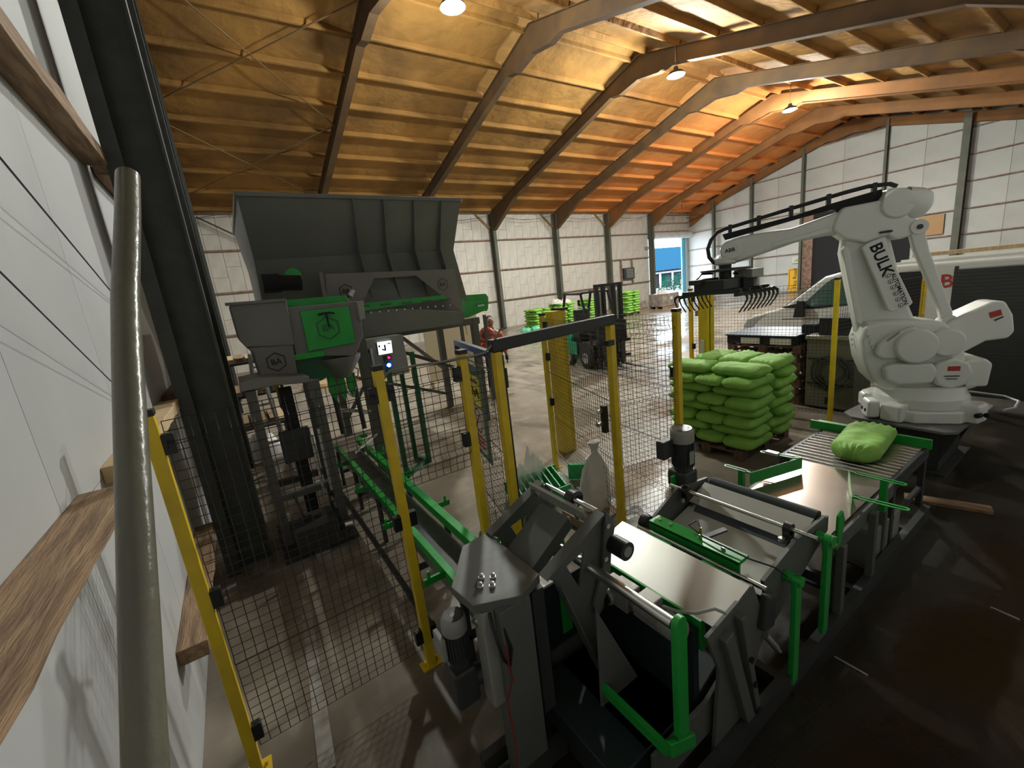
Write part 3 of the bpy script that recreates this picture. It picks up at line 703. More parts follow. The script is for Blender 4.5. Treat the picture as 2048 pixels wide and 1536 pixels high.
# grey trough box
troughm = mat('trough_sheet', (.48, .48, .42), .4, col2=(.42, .42, .36), nscale=2)
G().prism([(2.10,1.0,.66), (2.12,1.0,.64), (2.78,1.0,.79), (2.76,1.0,.81)], (0,.72,0)).build('trough_plate', troughm, t)
G().prism([(2.05,.965,.80), (2.10,.965,.60), (2.82,.965,.74), (2.80,.965,.87), (2.42,.965,.88)], (0,.02,0)).build('trough_side', grey, t)
G().prism([(2.15,1.745,.80), (2.20,1.745,.60), (2.82,1.745,.74), (2.80,1.745,.87), (2.42,1.745,.92)], (0,.02,0)).build('trough_side', grey, t)
G().prism([(2.52,1.0,.79), (2.53,1.0,.78), (2.73,1.0,.86), (2.72,1.0,.87)], (0,.72,0)).build('trough_lip', troughm, t)
G().cyl((2.46,.88,.905), (2.46,1.83,.905), .0125, n=12).build('lift_shaft', steel, t)
for y in (1.03, 1.70): G().lathe([(0,-.02),(.035,-.02),(.035,.02),(0,.02)], (2.46,y,.905), (0,1,0)).bx(2.43,2.49,y-.02,y+.02,.84,.90).build('clamp', blackp, t)
g = G(); boltrow(g, [(2.40,1.04,.845), (2.40,1.69,.845)], (0,0,1), .018, .02, 12); g.build('clamp_knob', bolt, t)
rounded_post(2.66, .885, .16, .835, w=.07)
rounded_post(2.27, .885, .05, .76, w=.065)
G().cyl((2.27,.87,.73), (2.27,.96,.73), .03, n=16).cyl((2.66,.87,.80), (2.66,.96,.80), .032, n=16).build('post_bush', green, t)
G().prism([(2.50,1.84,.60), (2.60,1.84,.60), (2.60,1.84,.95), (2.50,1.84,.95)], (0,.02,0)).build('green_post', green, t, bevel=.004)
G().prism([(1.98,.955,.78), (2.08,.955,.74), (2.06,.955,.55), (1.94,.955,.58)], (0,-.05,0)).build('motor_shield', dark, t, bevel=.02)
G().cyl((2.0,.93,.52), (2.06,.90,.42), .018, n=12).cyl((2.06,.90,.42), (2.08,.89,.39), .010, n=10).build('air_cylinder', zinc, t)
for x in (2.95, 3.5): G().bx(x-.03, x+.03, .90, .94, .12, .62).build('leg', grey, t)
G().prism([(2.86,.935,.86), (2.92,.935,.88), (2.96,.935,.80), (2.92,.935,.64), (2.86,.935,.62)], (0,-.02,0)).build('green_cover', green, t, bevel=.008)
G().cyl((2.70,.93,.70), (2.86,.93,.66), .016, n=10).bx(2.72,2.79,.90,.95,.70,.76).build('air_fitting', mat('brass_dull', (.4,.38,.25), .35, metal=.8), t)
# tall geared motor on the far side
motor(t, (2.62,1.83,.98), (-.03,0,1), .085, .33, cowl=greyL, bodym=dark)
G().bx(2.54, 2.70, 1.76, 1.92, .84, .98).build('gearbox', dark, t, bevel=.02)
G().bx(2.42, 2.54, 1.85, 1.92, 1.10, 1.24).build('terminal_box', dark, t, bevel=.01)
G().box((2.60,1.745,1.1), (.05,.004,.10)).build('name_plate', greyL, t)

# ------------------------------------------------------------------ transfer plate, guides
t = thing('transfer_table', 'smooth steel sheet between the inclined belt and the rollers, with green slotted guides', 'conveyor table', (3.4, 1.4, 0))
sheet = mat('smooth_steel_sheet', (.5, .42, .36), .22, metal=.9, col2=(.42, .36, .33), nscale=3)
G().bx(2.92, 3.98, .98, 1.62, .655, .675).build('table_sheet', sheet, t)
for y in (.96, 1.64): G().bx(2.9, 4.0, y-.015, y+.015, .55, .66).build('side_frame', grey, t)
for x in (3.0, 3.9):
    for y in (.97, 1.66): G().bx(x-.025, x+.025, y-.02, y+.02, .1, .56).build('leg', grey, t)
def slotted(parent, x, y, z, dx, dy, w=.05):
    """flat tab with a slot, from (x,y) by (dx,dy)"""
    a = Vector((x, y, z)); b = Vector((x+dx, y+dy, z)); d = (b-a).normalized(); n = Vector((-d.y, d.x, 0)); g = G()
    for s in (-1, 1): g.bar(a+n*s*w*.36, b+n*s*w*.36, w*.26, .006)
    k = 8; vs = []
    for i in range(k+1):
        t_ = -PI/2+PI*i/k; e = d*math.cos(t_)+n*math.sin(t_)
        vs += [b+e*w*.23-Vector((0,0,.003)), b+e*w*.49-Vector((0,0,.003)), b+e*w*.49+Vector((0,0,.003)), b+e*w*.23+Vector((0,0,.003))]
    g.add(vs, [(4*i+j, 4*i+(j+1) % 4, 4*i+4+(j+1) % 4, 4*i+4+j) for i in range(k) for j in range(4)])
    g.bar(a, a+d*.03, w, .006)
    return g.build('slotted_tab', green, parent)
g = G().prism([(3.21,1.634,.80), (3.75,1.483,.80), (3.75,1.483,.70), (3.21,1.634,.70)], (.002,.006,0)); gl = g.build('guide_plate', green, t, bevel=.002)
slotted(t, 3.22, 1.64, .80, -.0, .19); slotted(t, 3.72, 1.50, .80, -.05, .26)
G().box((3.66,1.68,.815), (.05,.10,.025)).build('clamp', bolt, t, bevel=.004)
G().prism([(3.72,1.153,.80), (3.29,.99,.80), (3.29,.99,.66), (3.72,1.153,.70)], (.003,-.006,0)).build('guide_plate', green, t, bevel=.002)
slotted(t, 3.70, 1.13, .80, .0, -.30); slotted(t, 3.30, .985, .80, .03, -.26)
for x, y in ((3.70,.93), (3.24,1.72)): G().bx(x-.02, x+.02, y-.02, y+.02, .55, .795).build('guide_stand', green, t)

# ------------------------------------------------------------------ roller conveyor
t = thing('roller_conveyor', 'steel roller conveyor with green end guards carrying one filled bag', 'conveyor', (4.45, 1.35, 0))
ru = G().cyl((0, .985, .65), (0, 1.74, .65), .025, n=14).build('roller', steel, t, local=True); rme = ru.data; bpy.data.objects.remove(ru)
for k in range(12):
    o = bpy.data.objects.new('roller', rme); COL.objects.link(o); o.parent = t; o.location = (4.04+k*.073-4.45, -1.35, 0)
for y in (.97, 1.755): G().bx(3.99, 4.95, y-.015, y+.015, .56, .67).build('side_frame', dark, t, bevel=.003)
G().bx(4.87, 4.90, .93, 1.87, .66, .75).bx(4.90, 4.96, 1.2, 1.82, .72, .74).build('end_guard', green, t, bevel=.003)
for x in (4.05, 4.85):
    for y in (.97, 1.755): G().bx(x-.03, x+.03, y-.02, y+.02, .12, .57).build('leg', dark, t)
G().bar((4.05,.97,.3), (4.85,.97,.3), .03, .04).build('brace', dark, t); G().bar((4.05,1.755,.3), (4.85,1.755,.3), .03, .04).build('brace', dark, t)
G().bx(4.1, 4.8, .94, .96, .60, .64).build('roller_chain_cover', dark, t)
for k in range(11): pass
# bags ---------------------------------------------------------------
def bag_mesh(name, L, W, H, seed, m, pinch=.35, nx=20, ny=12, wr=.010, tied=False):
    rr = Vector((seed*7.3, seed*3.1, 0)); vs = []; fs = []
    for top in (1, -1):
        for i in range(nx+1):
            for j_ in range(ny+1):
                u = -1+2*i/nx; v = -1+2*j_/ny
                ru = (1-abs(u)**5); rv = (1-abs(v)**4)
                h = (max(ru, 0)**.42)*(max(rv, 0)**.5)
                w = W/2*(1-.10*abs(u)**6) ; l = L/2*(1-.05*abs(v)**6)
                if tied and u < -.6: w *= 1-.62*((-u-.6)/.4)**1.5
                x = l*u; y = w*v
                n = noise.noise(Vector((x*5, y*7, top*2.0))+rr)*wr*1.5 + noise.noise(Vector((x*14, y*12, top))+rr)*wr*.7
                if abs(u) > .68: n += wr*1.1*math.sin(v*19+seed)*math.sin(PI*(abs(u)-.68)/.32)
                if abs(u) > .999 or abs(v) > .999: n = 0
                z = H/2 + (H*.5*h if top > 0 else -H*.5*h*1.0)
                vs.append((x, y, max(0.0, z+n*(1 if top > 0 else .3))))
    W_ = ny+1; K = (nx+1)*W_
    for i in range(nx):
        for j_ in range(ny):
            a = i*W_+j_
            fs.append((a, a+W_, a+W_+1, a+1)); b = K+a; fs.append((b, b+1, b+W_+1, b+W_))
    me = bpy.data.meshes.new(name); me.from_pydata(vs, [], fs); bm = bmesh.new(); bm.from_mesh(me)
    bmesh.ops.remove_doubles(bm, verts=bm.verts, dist=.0004); bm.to_mesh(me); bm.free()
    me.materials.append(m); me.shade_smooth(); return me
def place_bag(me, x, y, z, rz, label, group, cat='bag', tilt=(0,0)):
    o = bpy.data.objects.new('filled_bag', me); COL.objects.link(o); o.location = (x, y, z); o.rotation_euler = (tilt[0], tilt[1], rz)
    return tag(o, label, cat, group)
me = bag_mesh('filled_bag', .86, .37, .165, 1, bagg, nx=36, ny=20, wr=.013, tied=True)
place_bag(me, 4.52, 1.31, .675, .1, 'single plump green bag lying on the steel rollers', None)
near_me = [bag_mesh('bag_mesh', .62, .41, .148, s, bagg, nx=22, ny=13, wr=.013) for s in (2, 3, 4)]
far_me = [bag_mesh('bag_mesh', .62, .41, .15, s, bagf, nx=10, ny=6, wr=.012) for s in (5, 6)]
ORD = ['bottom', 'second', 'third', 'fourth', 'fifth', 'sixth', 'seventh', 'eighth', 'ninth', 'tenth']
rb = random.Random(11)
def bag_stack(cx, cy, z0, layers, meshes, where, group, hgt=.130, skip=()):
    for l in range(layers):
        lay = 'top' if l == layers-1 else ORD[l]
        if l % 2 == 0: spots = [(-.395, .295, 0), (-.395, -.295, 0)][:0] + [(-.30, .39, 0), (-.30, -.02, 0), (-.30, -.41, 0), (.32, .31, PI/2), (.32, -.31, PI/2)]
        else: spots = [(.30, .40, 0), (.30, .0, 0), (.30, -.40, 0), (-.32, .31, PI/2), (-.32, -.31, PI/2)]
        nm = ['far', 'middle', 'near', 'far sideways', 'near sideways']
        for k, (dx, dy, r) in enumerate(spots):
            if (l, k) in skip: continue
            side = 'door side' if dx > 0 else 'gateway side'
            place_bag(meshes[(l+k) % len(meshes)], cx+dx+rb.uniform(-.025, .025), cy+dy+rb.uniform(-.025, .025), z0+l*hgt, r+rb.uniform(-.06, .06),
                      f'{nm[k]} green bag on the {side}, {lay} layer, {where}', group)
def pallet(cx, cy, z, label, group=None, m=None, Lx=1.2, Ly=1.0, name='wooden_pallet', rz=0):
    m = m or mat('dark_pallet_wood', (.16, .10, .065), .8, col2=(.09, .06, .04), nscale=4, stretch=(1, 6, 1))
    p = thing(name, label, 'pallet', (cx, cy, z), rz, group)
    for k in range(5):
        x = -Ly/2+.05+k*(Ly-.1)/4
        G().bx(-Lx/2, Lx/2, x-.05, x+.05, .120, .142).build('deck_board', m, p, local=True)
    for k in range(3):
        y = -Lx/2+.06+k*(Lx-.12)/2
        G().bx(y-.06, y+.06, -Ly/2, Ly/2, .098, .119).build('stringer_board', m, p, local=True)
        for q in range(3): G().bx(y-.06, y+.06, -Ly/2+q*(Ly-.12)/2, -Ly/2+.12+q*(Ly-.12)/2, .02, .097).build('block', m, p, local=True)
    for k in range(3):
        x = -Ly/2+.05+k*(Ly-.1)/2
        G().bx(-Lx/2, Lx/2, x-.05, x+.05, 0, .019).build('base_board', m, p, local=True)
    return p
pallet(5.58, 3.13, 0, 'dark wooden pallet under the green bag stack beside the rollers')
bag_stack(5.58, 3.13, .143, 8, near_me, 'stack under gripper', 'green bags on the pallet beneath the robot gripper')

# ------------------------------------------------------------------ robot plinth and robot
t = thing('robot_plinth', 'heavy grey steel plinth plate on a box column carrying the robot', 'stand', (6.4, 1.4, 0))
pl = mat('plinth_plate', (.17, .165, .155), .45, col2=(.13, .125, .12), nscale=3)
G().prism([(5.78,1.80,.53), (5.72,1.02,.53), (5.80,.93,.53), (6.95,.86,.53), (7.08,.95,.53), (7.18,1.70,.53), (7.05,1.85,.53), (5.92,1.92,.53)], (0,0,.03)).build('top_plate', pl, t, bevel=.004)
G().bx(6.0, 6.85, 1.08, 1.72, .02, .53).build('box_column', dark, t, bevel=.006)
G().bx(5.9, 6.95, 1.0, 1.8, 0, .02).build('floor_plate', dark, t)
for q in ((6.0,.86),(6.85,.86)): G().prism([(q[0],1.08,.53), (q[0],.93,.53), (q[0],1.08,.12)], (.02,0,0)).build('gusset', dark, t)
BX, BY = 6.3, 1.35
t = thing('palletising_robot', 'large white palletising robot arm reaching over the green bag stack', 'robot', (BX, BY, .56), math.radians(124))
Z0 = .56
def R(name, m, g, bevel=.01, parent=None, seg=2, smooth=.7):
    for v in g.v: v.z -= Z0
    return g.build(name, m, parent or t, local=True, bevel=bevel, seg=seg, smooth=smooth)
def slab2(poly, y0, y1):
    return G().prism([(s, y0, z) for s, z in poly], (0, y1-y0, 0))
# base casting
octo = lambda r, z, sx=1, sy=1, k=.41: [(sx*a*r, sy*b*r, z) for a, b in ((1,k),(k,1),(-k,1),(-1,k),(-1,-k),(-k,-1),(k,-1),(1,-k))]
R('base_casting', white, G().prism(octo(.46, .56, 1.0, .93), (0,0,.13)), .02)
for a in range(4):
    an = PI/4+a*PI/2; R('base_lug', white, G().box((.42*math.cos(an), .40*math.sin(an), .66), (.24, .2, .2), Matrix.Rotation(an, 3, 'Z')), .03)
R('base_lug', white, G().box((.50, .2, .68), (.12, .2, .2)), .03); R('base_lug', white, G().box((.46, -.1, .70), (.1, .16, .16)), .03)
g = G()
for (x, y) in ((.545,.16), (.545,.25), (-.3,.44), (-.38,.42)): g.cyl((x-.03, y-.02, .665), (x+.012, y+.012, .665), .025, n=12)
R('cable_port', blk, g, 0)
R('turret', white, G().lathe([(0,.68),(.38,.68),(.40,.70),(.40,.80),(.37,.84),(.36,.92),(0,.92)], (0,0,0), n=36), .008)
# rotating body
R('body', white, slab2([(.40,.88), (.52,1.02), (.60,1.22), (.64,1.45), (.60,1.62), (.45,1.66), (.05,1.64), (-.10,1.60), (-.22,1.40), (-.30,1.16), (-.40,1.10), (-.42,.90), (-.30,.86), (.30,.86)], -.22, .20), .05, seg=3)
R('side_pod', white, slab2([(.30,.96), (.42,1.02), (.44,1.16), (.36,1.20), (.02,1.19), (-.02,1.10), (.02,.97)], .20, .30), .035, seg=3)
R('side_pod', white, slab2([(.52,1.30), (.50,1.42), (.38,1.52), (.20,1.60), (.10,1.50), (.10,1.32), (.25,1.24), (.45,1.24)], .20, .27), .04, seg=3)
R('rear_pod', white, slab2([(-.26,.92), (-.44,.92), (-.46,1.16), (-.40,1.22), (-.24,1.20)], -.18, .26), .03, seg=3)
R('shoulder_cover', white, G().lathe([(.185,.18),(.185,.30),(.165,.325),(0,.33)], (.18, 0, 1.38), (0,1,0), 36), .006)
R('shoulder_cover', white, G().lathe([(.15,.18),(.15,.26),(.13,.285),(0,.29)], (-.08, 0, 1.40), (0,1,0), 32), .006)
R('gearbox_cover', white, G().lathe([(.17,.2),(.17,.27),(.15,.29),(0,.29)], (-.14, 0, 1.07), (0,1,0), 8), .01)
R('motor_housing', white, G().lathe([(.12,-.22),(.12,-.42),(.10,-.46),(0,-.46)], (.2, 0, 1.38), (0,1,0), 28), .006)
g = G(); boltrow(g, [(.56-.02*k, .17, 1.50-.06*k) for k in range(4)], (0,1,0), .014, .05)
boltrow(g, [(.645, .0, 1.50), (.645, .0, 1.44), (.64, .0, 1.38)], (1,0,0), .014, .02); R('bolt', bolt, g, 0)
g = slab2([(.43,1.46),(.33,1.55),(.32,1.53),(.42,1.44)], .268, .275); g.v += []; R('vent_slot', greyL, g, 0)
def decal(name, cx, cz, y, w, h, m, ang=0.0):
    c, s = math.cos(ang), math.sin(ang)
    return R(name, m, slab2([(cx+a*w/2*c-b*h/2*s, cz+a*w/2*s+b*h/2*c) for a, b in ((-1,-1),(1,-1),(1,1),(-1,1))], y, y+.003), 0)
redl = mat('logo_red', (.4, .03, .02), .5)
decal('red_label', -.14, 1.13, .291, .10, .05, redl); decal('text_label', -.13, 1.05, .291, .12, .012, dark); decal('text_label', -.13, 1.02, .291, .09, .010, dark)
# counterweight tail
R('counterweight', white, slab2([(.0,1.42), (-.12,1.62), (-.20,1.66), (-.44,1.79), (-.53,1.78), (-.60,1.64), (-.63,1.47), (-.59,1.40), (-.42,1.38), (-.22,1.24)], -.12, .17), .03, seg=3)
decal('red_label', -.46, 1.66, .171, .09, .06, redl, -.3); decal('text_label', -.49, 1.61, .171, .07, .015, dark, -.5)
# lower arm
R('lower_arm', white, slab2([(.60,1.40), (.64,1.60), (.72,1.95), (.82,2.42), (.80,2.62), (.62,2.70), (.42,2.66), (.38,2.50), (.22,1.90), (.08,1.55), (.15,1.38), (.42,1.32)], -.13, .06), .05, seg=3)
R('arm_rib', white, slab2([(.60,1.62), (.66,1.64), (.83,2.46), (.80,2.50), (.76,2.44)], .04, .12), .012)
R('arm_cover', white, slab2([(.665,2.455), (.62,2.50), (.475,2.545), (.41,2.33), (.19,1.83), (.21,1.80), (.36,1.745), (.40,1.77)], .10, .155), .012)
R('lift_eye', white, slab2([(.62,1.58), (.56,1.66), (.40,1.62), (.42,1.54), (.56,1.50)], .06, .16), .03)
R('cover_handle', blackp, slab2([(.52,2.60), (.42,2.605), (.40,2.59), (.42,2.58), (.52,2.58)], .12, .15), .01)
def RT(name, body, size, s, z, y, dx, dz, m, align='CENTER'):
    X = Vector((dx, 0, dz)).normalized(); M = frameM((s, y, z-Z0), X, (dz*-1*-1, 0, -dx))
    # up vector so that x cross y points to the camera side (+y local)
    U = Vector((0,1,0)).cross(X); M = frameM((s, y, z-Z0), X, U)
    W = wm(t)
    return textobj(name, body, size, m, t, W @ M, .0008, align, bold=size*.025)
dxx, dzz = -.375, -.927
RT('lettering', 'BULK', .15, .492, 2.31, .156, dxx, dzz, blk)
RT('lettering', 'AUTOMATION', .055, .318, 1.985, .156, dxx, dzz, blk)
g = G()
for k in range(6):
    s = .425-.026*k*1.0; z = 2.135-.065*k
    vs = []
    for i in range(6):
        for r in (.020, .026): a = PI/6+PI*i/3; vs.append((s+r*math.cos(a), .1565, z+r*math.sin(a)))
    g.add(vs, [(2*i, 2*i+1, (2*i+3) % 12, (2*i+2) % 12) for i in range(6)])
    g.prism([(s-.009,.1560,z-.009),(s+.009,.1560,z-.009),(s+.006,.1560,z+.01)], (0,.001,0))
R('hexagon_icon', blk, g, 0)
# elbow
R('elbow_housing', white, slab2([(.93,2.68), (.90,2.80), (.84,2.90), (.50,2.92), (.48,3.02), (.37,3.02), (.30,2.95), (.28,2.72), (.14,2.64), (.13,2.55), (.25,2.52), (.31,2.50), (.37,2.50), (.45,2.56), (.62,2.50), (.80,2.56)], -.15, .12), .03, seg=3)
R('elbow_motor', white, G().lathe([(.15,-.12),(.15,.12),(.13,.15),(0,.155)], (.38, 0, 2.86), (0,1,0), 32), .006)
R('elbow_motor', white, G().lathe([(.155,0),(.155,.12),(.125,.2),(.07,.23),(0,.235)], (.30, .0, 2.87), (-.92,0,-.25), 32), .006)
#R('elbow_cover', white, G().lathe([(.16,.10),(.16,.16),(.14,.18),(0,.185)], (.60, 0, 2.68), (0,1,0), 36), .006)
# rear link rod
R('link_rod', white, slab2([(.13,2.55), (.26,2.55), (.22,2.40), (-.04,1.74), (-.08,1.58), (-.17,1.58), (-.16,1.70), (.08,2.35)], .04, .12), .02)
R('link_eye', white, G().lathe([(0,.02),(.075,.02),(.075,.14),(0,.14)], (.19, 0, 2.60), (0,1,0), 24), .006)
R('link_pin', dark, G().cyl((.19,.14,2.60), (.19,.15,2.60), .025, n=16), 0)
R('link_eye', white, G().lathe([(0,.02),(.07,.02),(.07,.14),(0,.14)], (-.13, 0, 1.60), (0,1,0), 24), .006)
# upper arm
R('upper_arm', white, slab2([(.80,2.88), (.98,2.84), (1.30,2.76), (1.55,2.76), (1.80,2.745), (1.93,2.72), (1.99,2.64), (1.99,2.55), (1.93,2.48), (1.84,2.45), (1.60,2.51), (1.25,2.60), (.95,2.63), (.80,2.62)], -.12, .09), .04, seg=3)
R('upper_arm_rib', white, slab2([(.95,2.72), (1.5,2.62), (1.5,2.58), (.95,2.66)], .09, .105), .01)
R('wrist_cover', white, G().lathe([(.115,.05),(.115,.115),(.10,.13),(0,.13)], (1.92, 0, 2.60), (0,1,0), 32), .004)
RT('lettering', 'ABB', .06, 1.93, 2.60, .131, -1, .12, blk)
R('wrist', white, G().lathe([(0,2.56),(.10,2.56),(.13,2.52),(.13,2.46),(.11,2.44),(0,2.44)], (1.97, 0, 0), n=28), .004)
R('cable_duct', blk, slab2([(2.0,2.80), (1.97,2.73), (1.2,2.86), (.90,2.90), (.86,2.86), (.47,2.93), (.49,3.035), (.9,2.97), (1.25,2.90)], -.05, .03), .006)
g = G().tube([(.36,0,3.04), (.42,0,3.075), (.6,0,3.085), (.8,0,3.06), (1.2,0,2.995), (1.6,0,2.925), (1.85,0,2.88), (1.97,0,2.86), (2.06,.02,2.83), (2.13,.05,2.75), (2.165,.05,2.65), (2.15,.04,2.55), (2.10,.03,2.48), (2.0,.02,2.44)], .022, 10)
R('hose_bundle', rubber, g, 0)
for s, z in ((.55,3.08), (.95,3.04), (1.30,2.98), (1.62,2.925), (1.92,2.87)): R('hose_clamp', blackp, G().bx(s-.02, s+.02, -.03, .03, z-.09, z+.03), .004)
# gripper (built square to the pallet, so in world coordinates)
gw = Vector((BX+1.97*math.cos(math.radians(124)), BY+1.97*math.sin(math.radians(124)), 0)); gx, gy = gw.x, gw.y
gp = G().cyl((gx,gy,2.44), (gx,gy,2.27), .07, n=20).build('gripper', dark, t)
G().lathe([(0,2.365),(.27,2.365),(.28,2.37),(.28,2.395),(0,2.40)], (gx,gy,0), n=40).build('flange_disc', dark, gp)
gm = mat('gripper_dark', (.03, .035, .032), .45)
G().bx(gx-.38, gx+.30, gy-.20, gy+.18, 2.16, 2.28).build('gripper_frame', gm, gp, bevel=.006)
G().bx(gx-.46, gx-.05, gy+.05, gy+.20, 2.24, 2.30).build('valve_block', dark, gp, bevel=.01)
G().bx(gx+.05, gx+.32, gy-.30, gy-.08, 2.26, 2.36).build('control_box', greyL, gp, bevel=.006)
G().bx(gx-.02, gx+.22, gy-.24, gy-.05, 2.12, 2.27).build('cylinder_block', blk, gp, bevel=.008)
G().cyl((gx+.28,gy-.24,2.12), (gx+.28,gy-.24,2.26), .028, n=16).build('air_filter', signw, gp)
g = G().tube([(gx-.1,gy+.1,2.35), (gx-.25,gy+.16,2.36), (gx-.38,gy+.14,2.30)], .012, 6).tube([(gx,gy-.1,2.33), (gx+.12,gy-.16,2.31), (gx+.2,gy-.15,2.28)], .012, 6).tube([(gx+.28,gy-.22,2.30), (gx+.42,gy-.24,2.31), (gx+.5,gy-.2,2.32)], .008, 6)
g.build('air_hose', blackp, gp)
for x in (gx-.34, gx-.15, gx+.1, gx+.28):
    G().bx(x-.02, x+.02, gy-.38, gy+.36, 2.11, 2.16).build('cross_arm', gm, gp, bevel=.004)
for sgn, y in ((-1, gy-.36), (1, gy+.34)):
    G().cyl((gx-.42,y,2.10), (gx+.34,y,2.10), .022, n=10).build('hinge_bar', gm, gp)
    for k in range(8):
        x = gx-.38+k*.098
        G().tube([(x, y, 2.10), (x, y+sgn*.06, 2.115), (x, y+sgn*.105, 2.09), (x, y+sgn*.11, 2.05), (x, y+sgn*.085, 1.99), (x, y+sgn*.02, 1.90)], [.012,.018,.018,.012,.0085,.0085], 8).build('tine', gm, gp)
# white conduit looping behind the robot base
o = G().tube([(6.5,1.9,.62), (6.9,1.5,.66), (7.25,1.1,.62), (7.27,.83,.60), (7.1,.70,.60), (6.9,.70,.575), (6.75,.76,.575)], .013, 10).build('cable_conduit', greyL, loc=(6.75,.76,.56))
tag(o, 'pale conduit looping around the robot plinth edge', 'cable')
# small things on the floor on the right
t = thing('control_box', 'pale grey steel box on the floor under the roller conveyor', 'cabinet', (3.95, 1.05, 0))
G().prism([(3.75,1.22,0), (3.72,.97,0), (4.25,.95,0), (4.28,1.20,0)], (0,0,.34)).build('box_body', greyL, t, bevel=.006)
G().prism([(3.745,1.19,.03), (3.722,1.0,.03), (3.722,1.0,.31), (3.745,1.19,.31)], (-.006,0,0)).build('box_door', mat('box_door_grey', (.2,.2,.19), .4), t)
o = G().prism([(5.12,1.12,0), (5.24,1.16,0), (5.42,.60,0), (5.30,.56,0)], (0,0,.028)).build('thin_slab', timber, loc=(5.3,.9,0)); tag(o, 'thin timber coloured slab lying on the dark floor beside the plinth', 'plank')  # thin flat slab in the timber material
for a, b, lb in (((2.676,.955-.12), (2.671,.669), 'thin pale strip lying on the dark floor beside the uprights'), ((3.84,.36), (3.82,.23), 'thin grey strip lying on the floor near the wall behind')):
    o = G().bar((a[0],a[1],.004), (b[0],b[1],.004), .012, .008).build('metal_strip', zinc, loc=(*a,0)); tag(o, lb, 'strip')
# ------------------------------------------------------------------ receiving hopper
t = thing('receiving_hopper', 'large dark grey ribbed receiving hopper on a raised frame', 'hopper', (2.0, 7.4, 0))
hg = mat('hopper_grey', (.14, .15, .14), .45, col2=(.17, .18, .165), nscale=1.5)
fy, my = 6.2, 6.75     # rim plane, fold plane
Prim = [(0.422,6.2,3.894), (3.412,6.2,3.872)]
Fold = [(0.485,6.75,3.198), (3.455,6.75,3.194)]
Low = [(0.481,6.95,2.645), (3.703,6.95,2.334)]
def wall4(a, b, c, d, th, name, m=hg):
    """sheet a-b-c-d with thickness vector th"""
    return G().prism([a, b, c, d], th).build(name, m, t, bevel=.003)
wall4(Prim[0], Prim[1], Fold[1], Fold[0], (0,.012,.004), 'front_wall')
wall4(Fold[0], Fold[1], Low[1], Low[0], (0,.012,.004), 'lower_wall')
zr = Prim[0][2]
BL = (Prim[0][0]+.02, 9.0, zr); BR = (Prim[1][0], 9.0, zr)
wall4(BL, BR, (Fold[1][0], 8.5, Fold[1][2]), (Fold[0][0], 8.5, Fold[0][2]), (0,-.012,0), 'rear_wall')
wall4(Prim[0], BL, (Fold[0][0], 8.5, Fold[0][2]), Fold[0], (.012,0,0), 'end_wall')
wall4(Prim[1], BR, (Fold[1][0], 8.5, Fold[1][2]), Fold[1], (-.012,0,0), 'end_wall')
wall4(Fold[0], (Fold[0][0], 8.5, Fold[0][2]), (Low[0][0], 8.4, Low[0][2]), Low[0], (.012,0,0), 'end_wall')
g = G()
g.bar(Prim[0], Prim[1], .05, .05).bar(Prim[1], BR, .05, .05).bar(Prim[0], BL, .05, .05).bar(BL, BR, .05, .05)
g.build('rim', hg, t, bevel=.004)
for uu, ul in ((672,690), (735,748), (803,812), (869,871)):
    f = (uu-472)/449; a = Vector(Prim[0]).lerp(Vector(Prim[1]), f); f2 = f+.012; b = Vector(Fold[0]).lerp(Vector(Fold[1]), f2); c = Vector(Low[0]).lerp(Vector(Low[1]), f2)
    g = G(); g.prism([a, a+Vector((0,-.04,-.02)), b+Vector((0,-.14,.02)), c+Vector((0,-.16,.05)), c, b], (.014,0,0)); g.build('rib', hg, t)
for u0 in (776, 888):
    f = (u0-472)/449; b = Vector(Low[0]).lerp(Vector(Low[1]), f)
    G().prism([b+Vector((-.1,-.03,0)), b+Vector((.1,-.03,0)), b+Vector((0,-.03,.24))], (0,.02,0)).build('gusset', hg, t)
hl = mat('skirt_grey', (.19, .175, .155), .42, col2=(.16, .15, .135), nscale=2)
# skirt with a trapezoid opening, in the plane y = 6.45
g = G()
S = lambda *a: [tuple(p) for p in a]
g.prism(S((1.275,6.45,2.93), (3.273,6.45,2.862), (2.594,6.45,2.81), (1.937,6.45,2.816)), (0,.02,0))
g.prism(S((1.275,6.45,2.93), (1.937,6.45,2.816), (1.678,6.45,2.444), (1.217,6.45,2.469)), (0,.02,0))
g.prism(S((3.273,6.45,2.862), (3.348,6.45,1.762), (3.311,6.45,2.148), (2.594,6.45,2.81)), (0,.02,0))
g.build('skirt_plate', hl, t)
G().prism(S((1.691,6.5,2.444), (3.347,6.5,2.153), (3.327,6.5,1.961), (1.642,6.5,1.984)), (0,.5,0)).build('belt_trough', hg, t, bevel=.01)
g = G().prism(S((1.708,6.4,2.482), (3.014,6.4,2.465), (3.022,6.4,2.409), (1.687,6.4,2.369)), (0,.05,0)); g.build('green_rail', green, t)
g = G()
for k in range(5):
    u = 740+k*34; v = 612-k*3.4; p = Vector(P3(u, v)) if False else None
g = G()
for k in range(5):
    x = 1.62+.33*k; z = Vector((1.791,6.39,2.437)).z-.012*k
    g.bx(x, x+.16, 6.385, 6.40, z-.012, z+.012)
g.build('rail_slot', darkgreen, t)
g = G(); 
for k in range(14):
    x = 1.55+.13*k; z = Vector((1.802,6.49,2.342)).z-.004*k; g.cyl((x,6.46,z), (x,6.49,z), .012, n=6)
g.build('bolt', bolt, t)
G().prism(S((1.841,6.8,2.83), (3.342,6.8,2.749), (3.52,6.8,1.995), (1.739,6.8,2.077)), (0,1.5,0)).build('inner_casing', hg, t)
G().bar((1.205,6.4,2.951), (1.196,6.4,2.408), .05, .09).build('front_post', hl, t, bevel=.004)
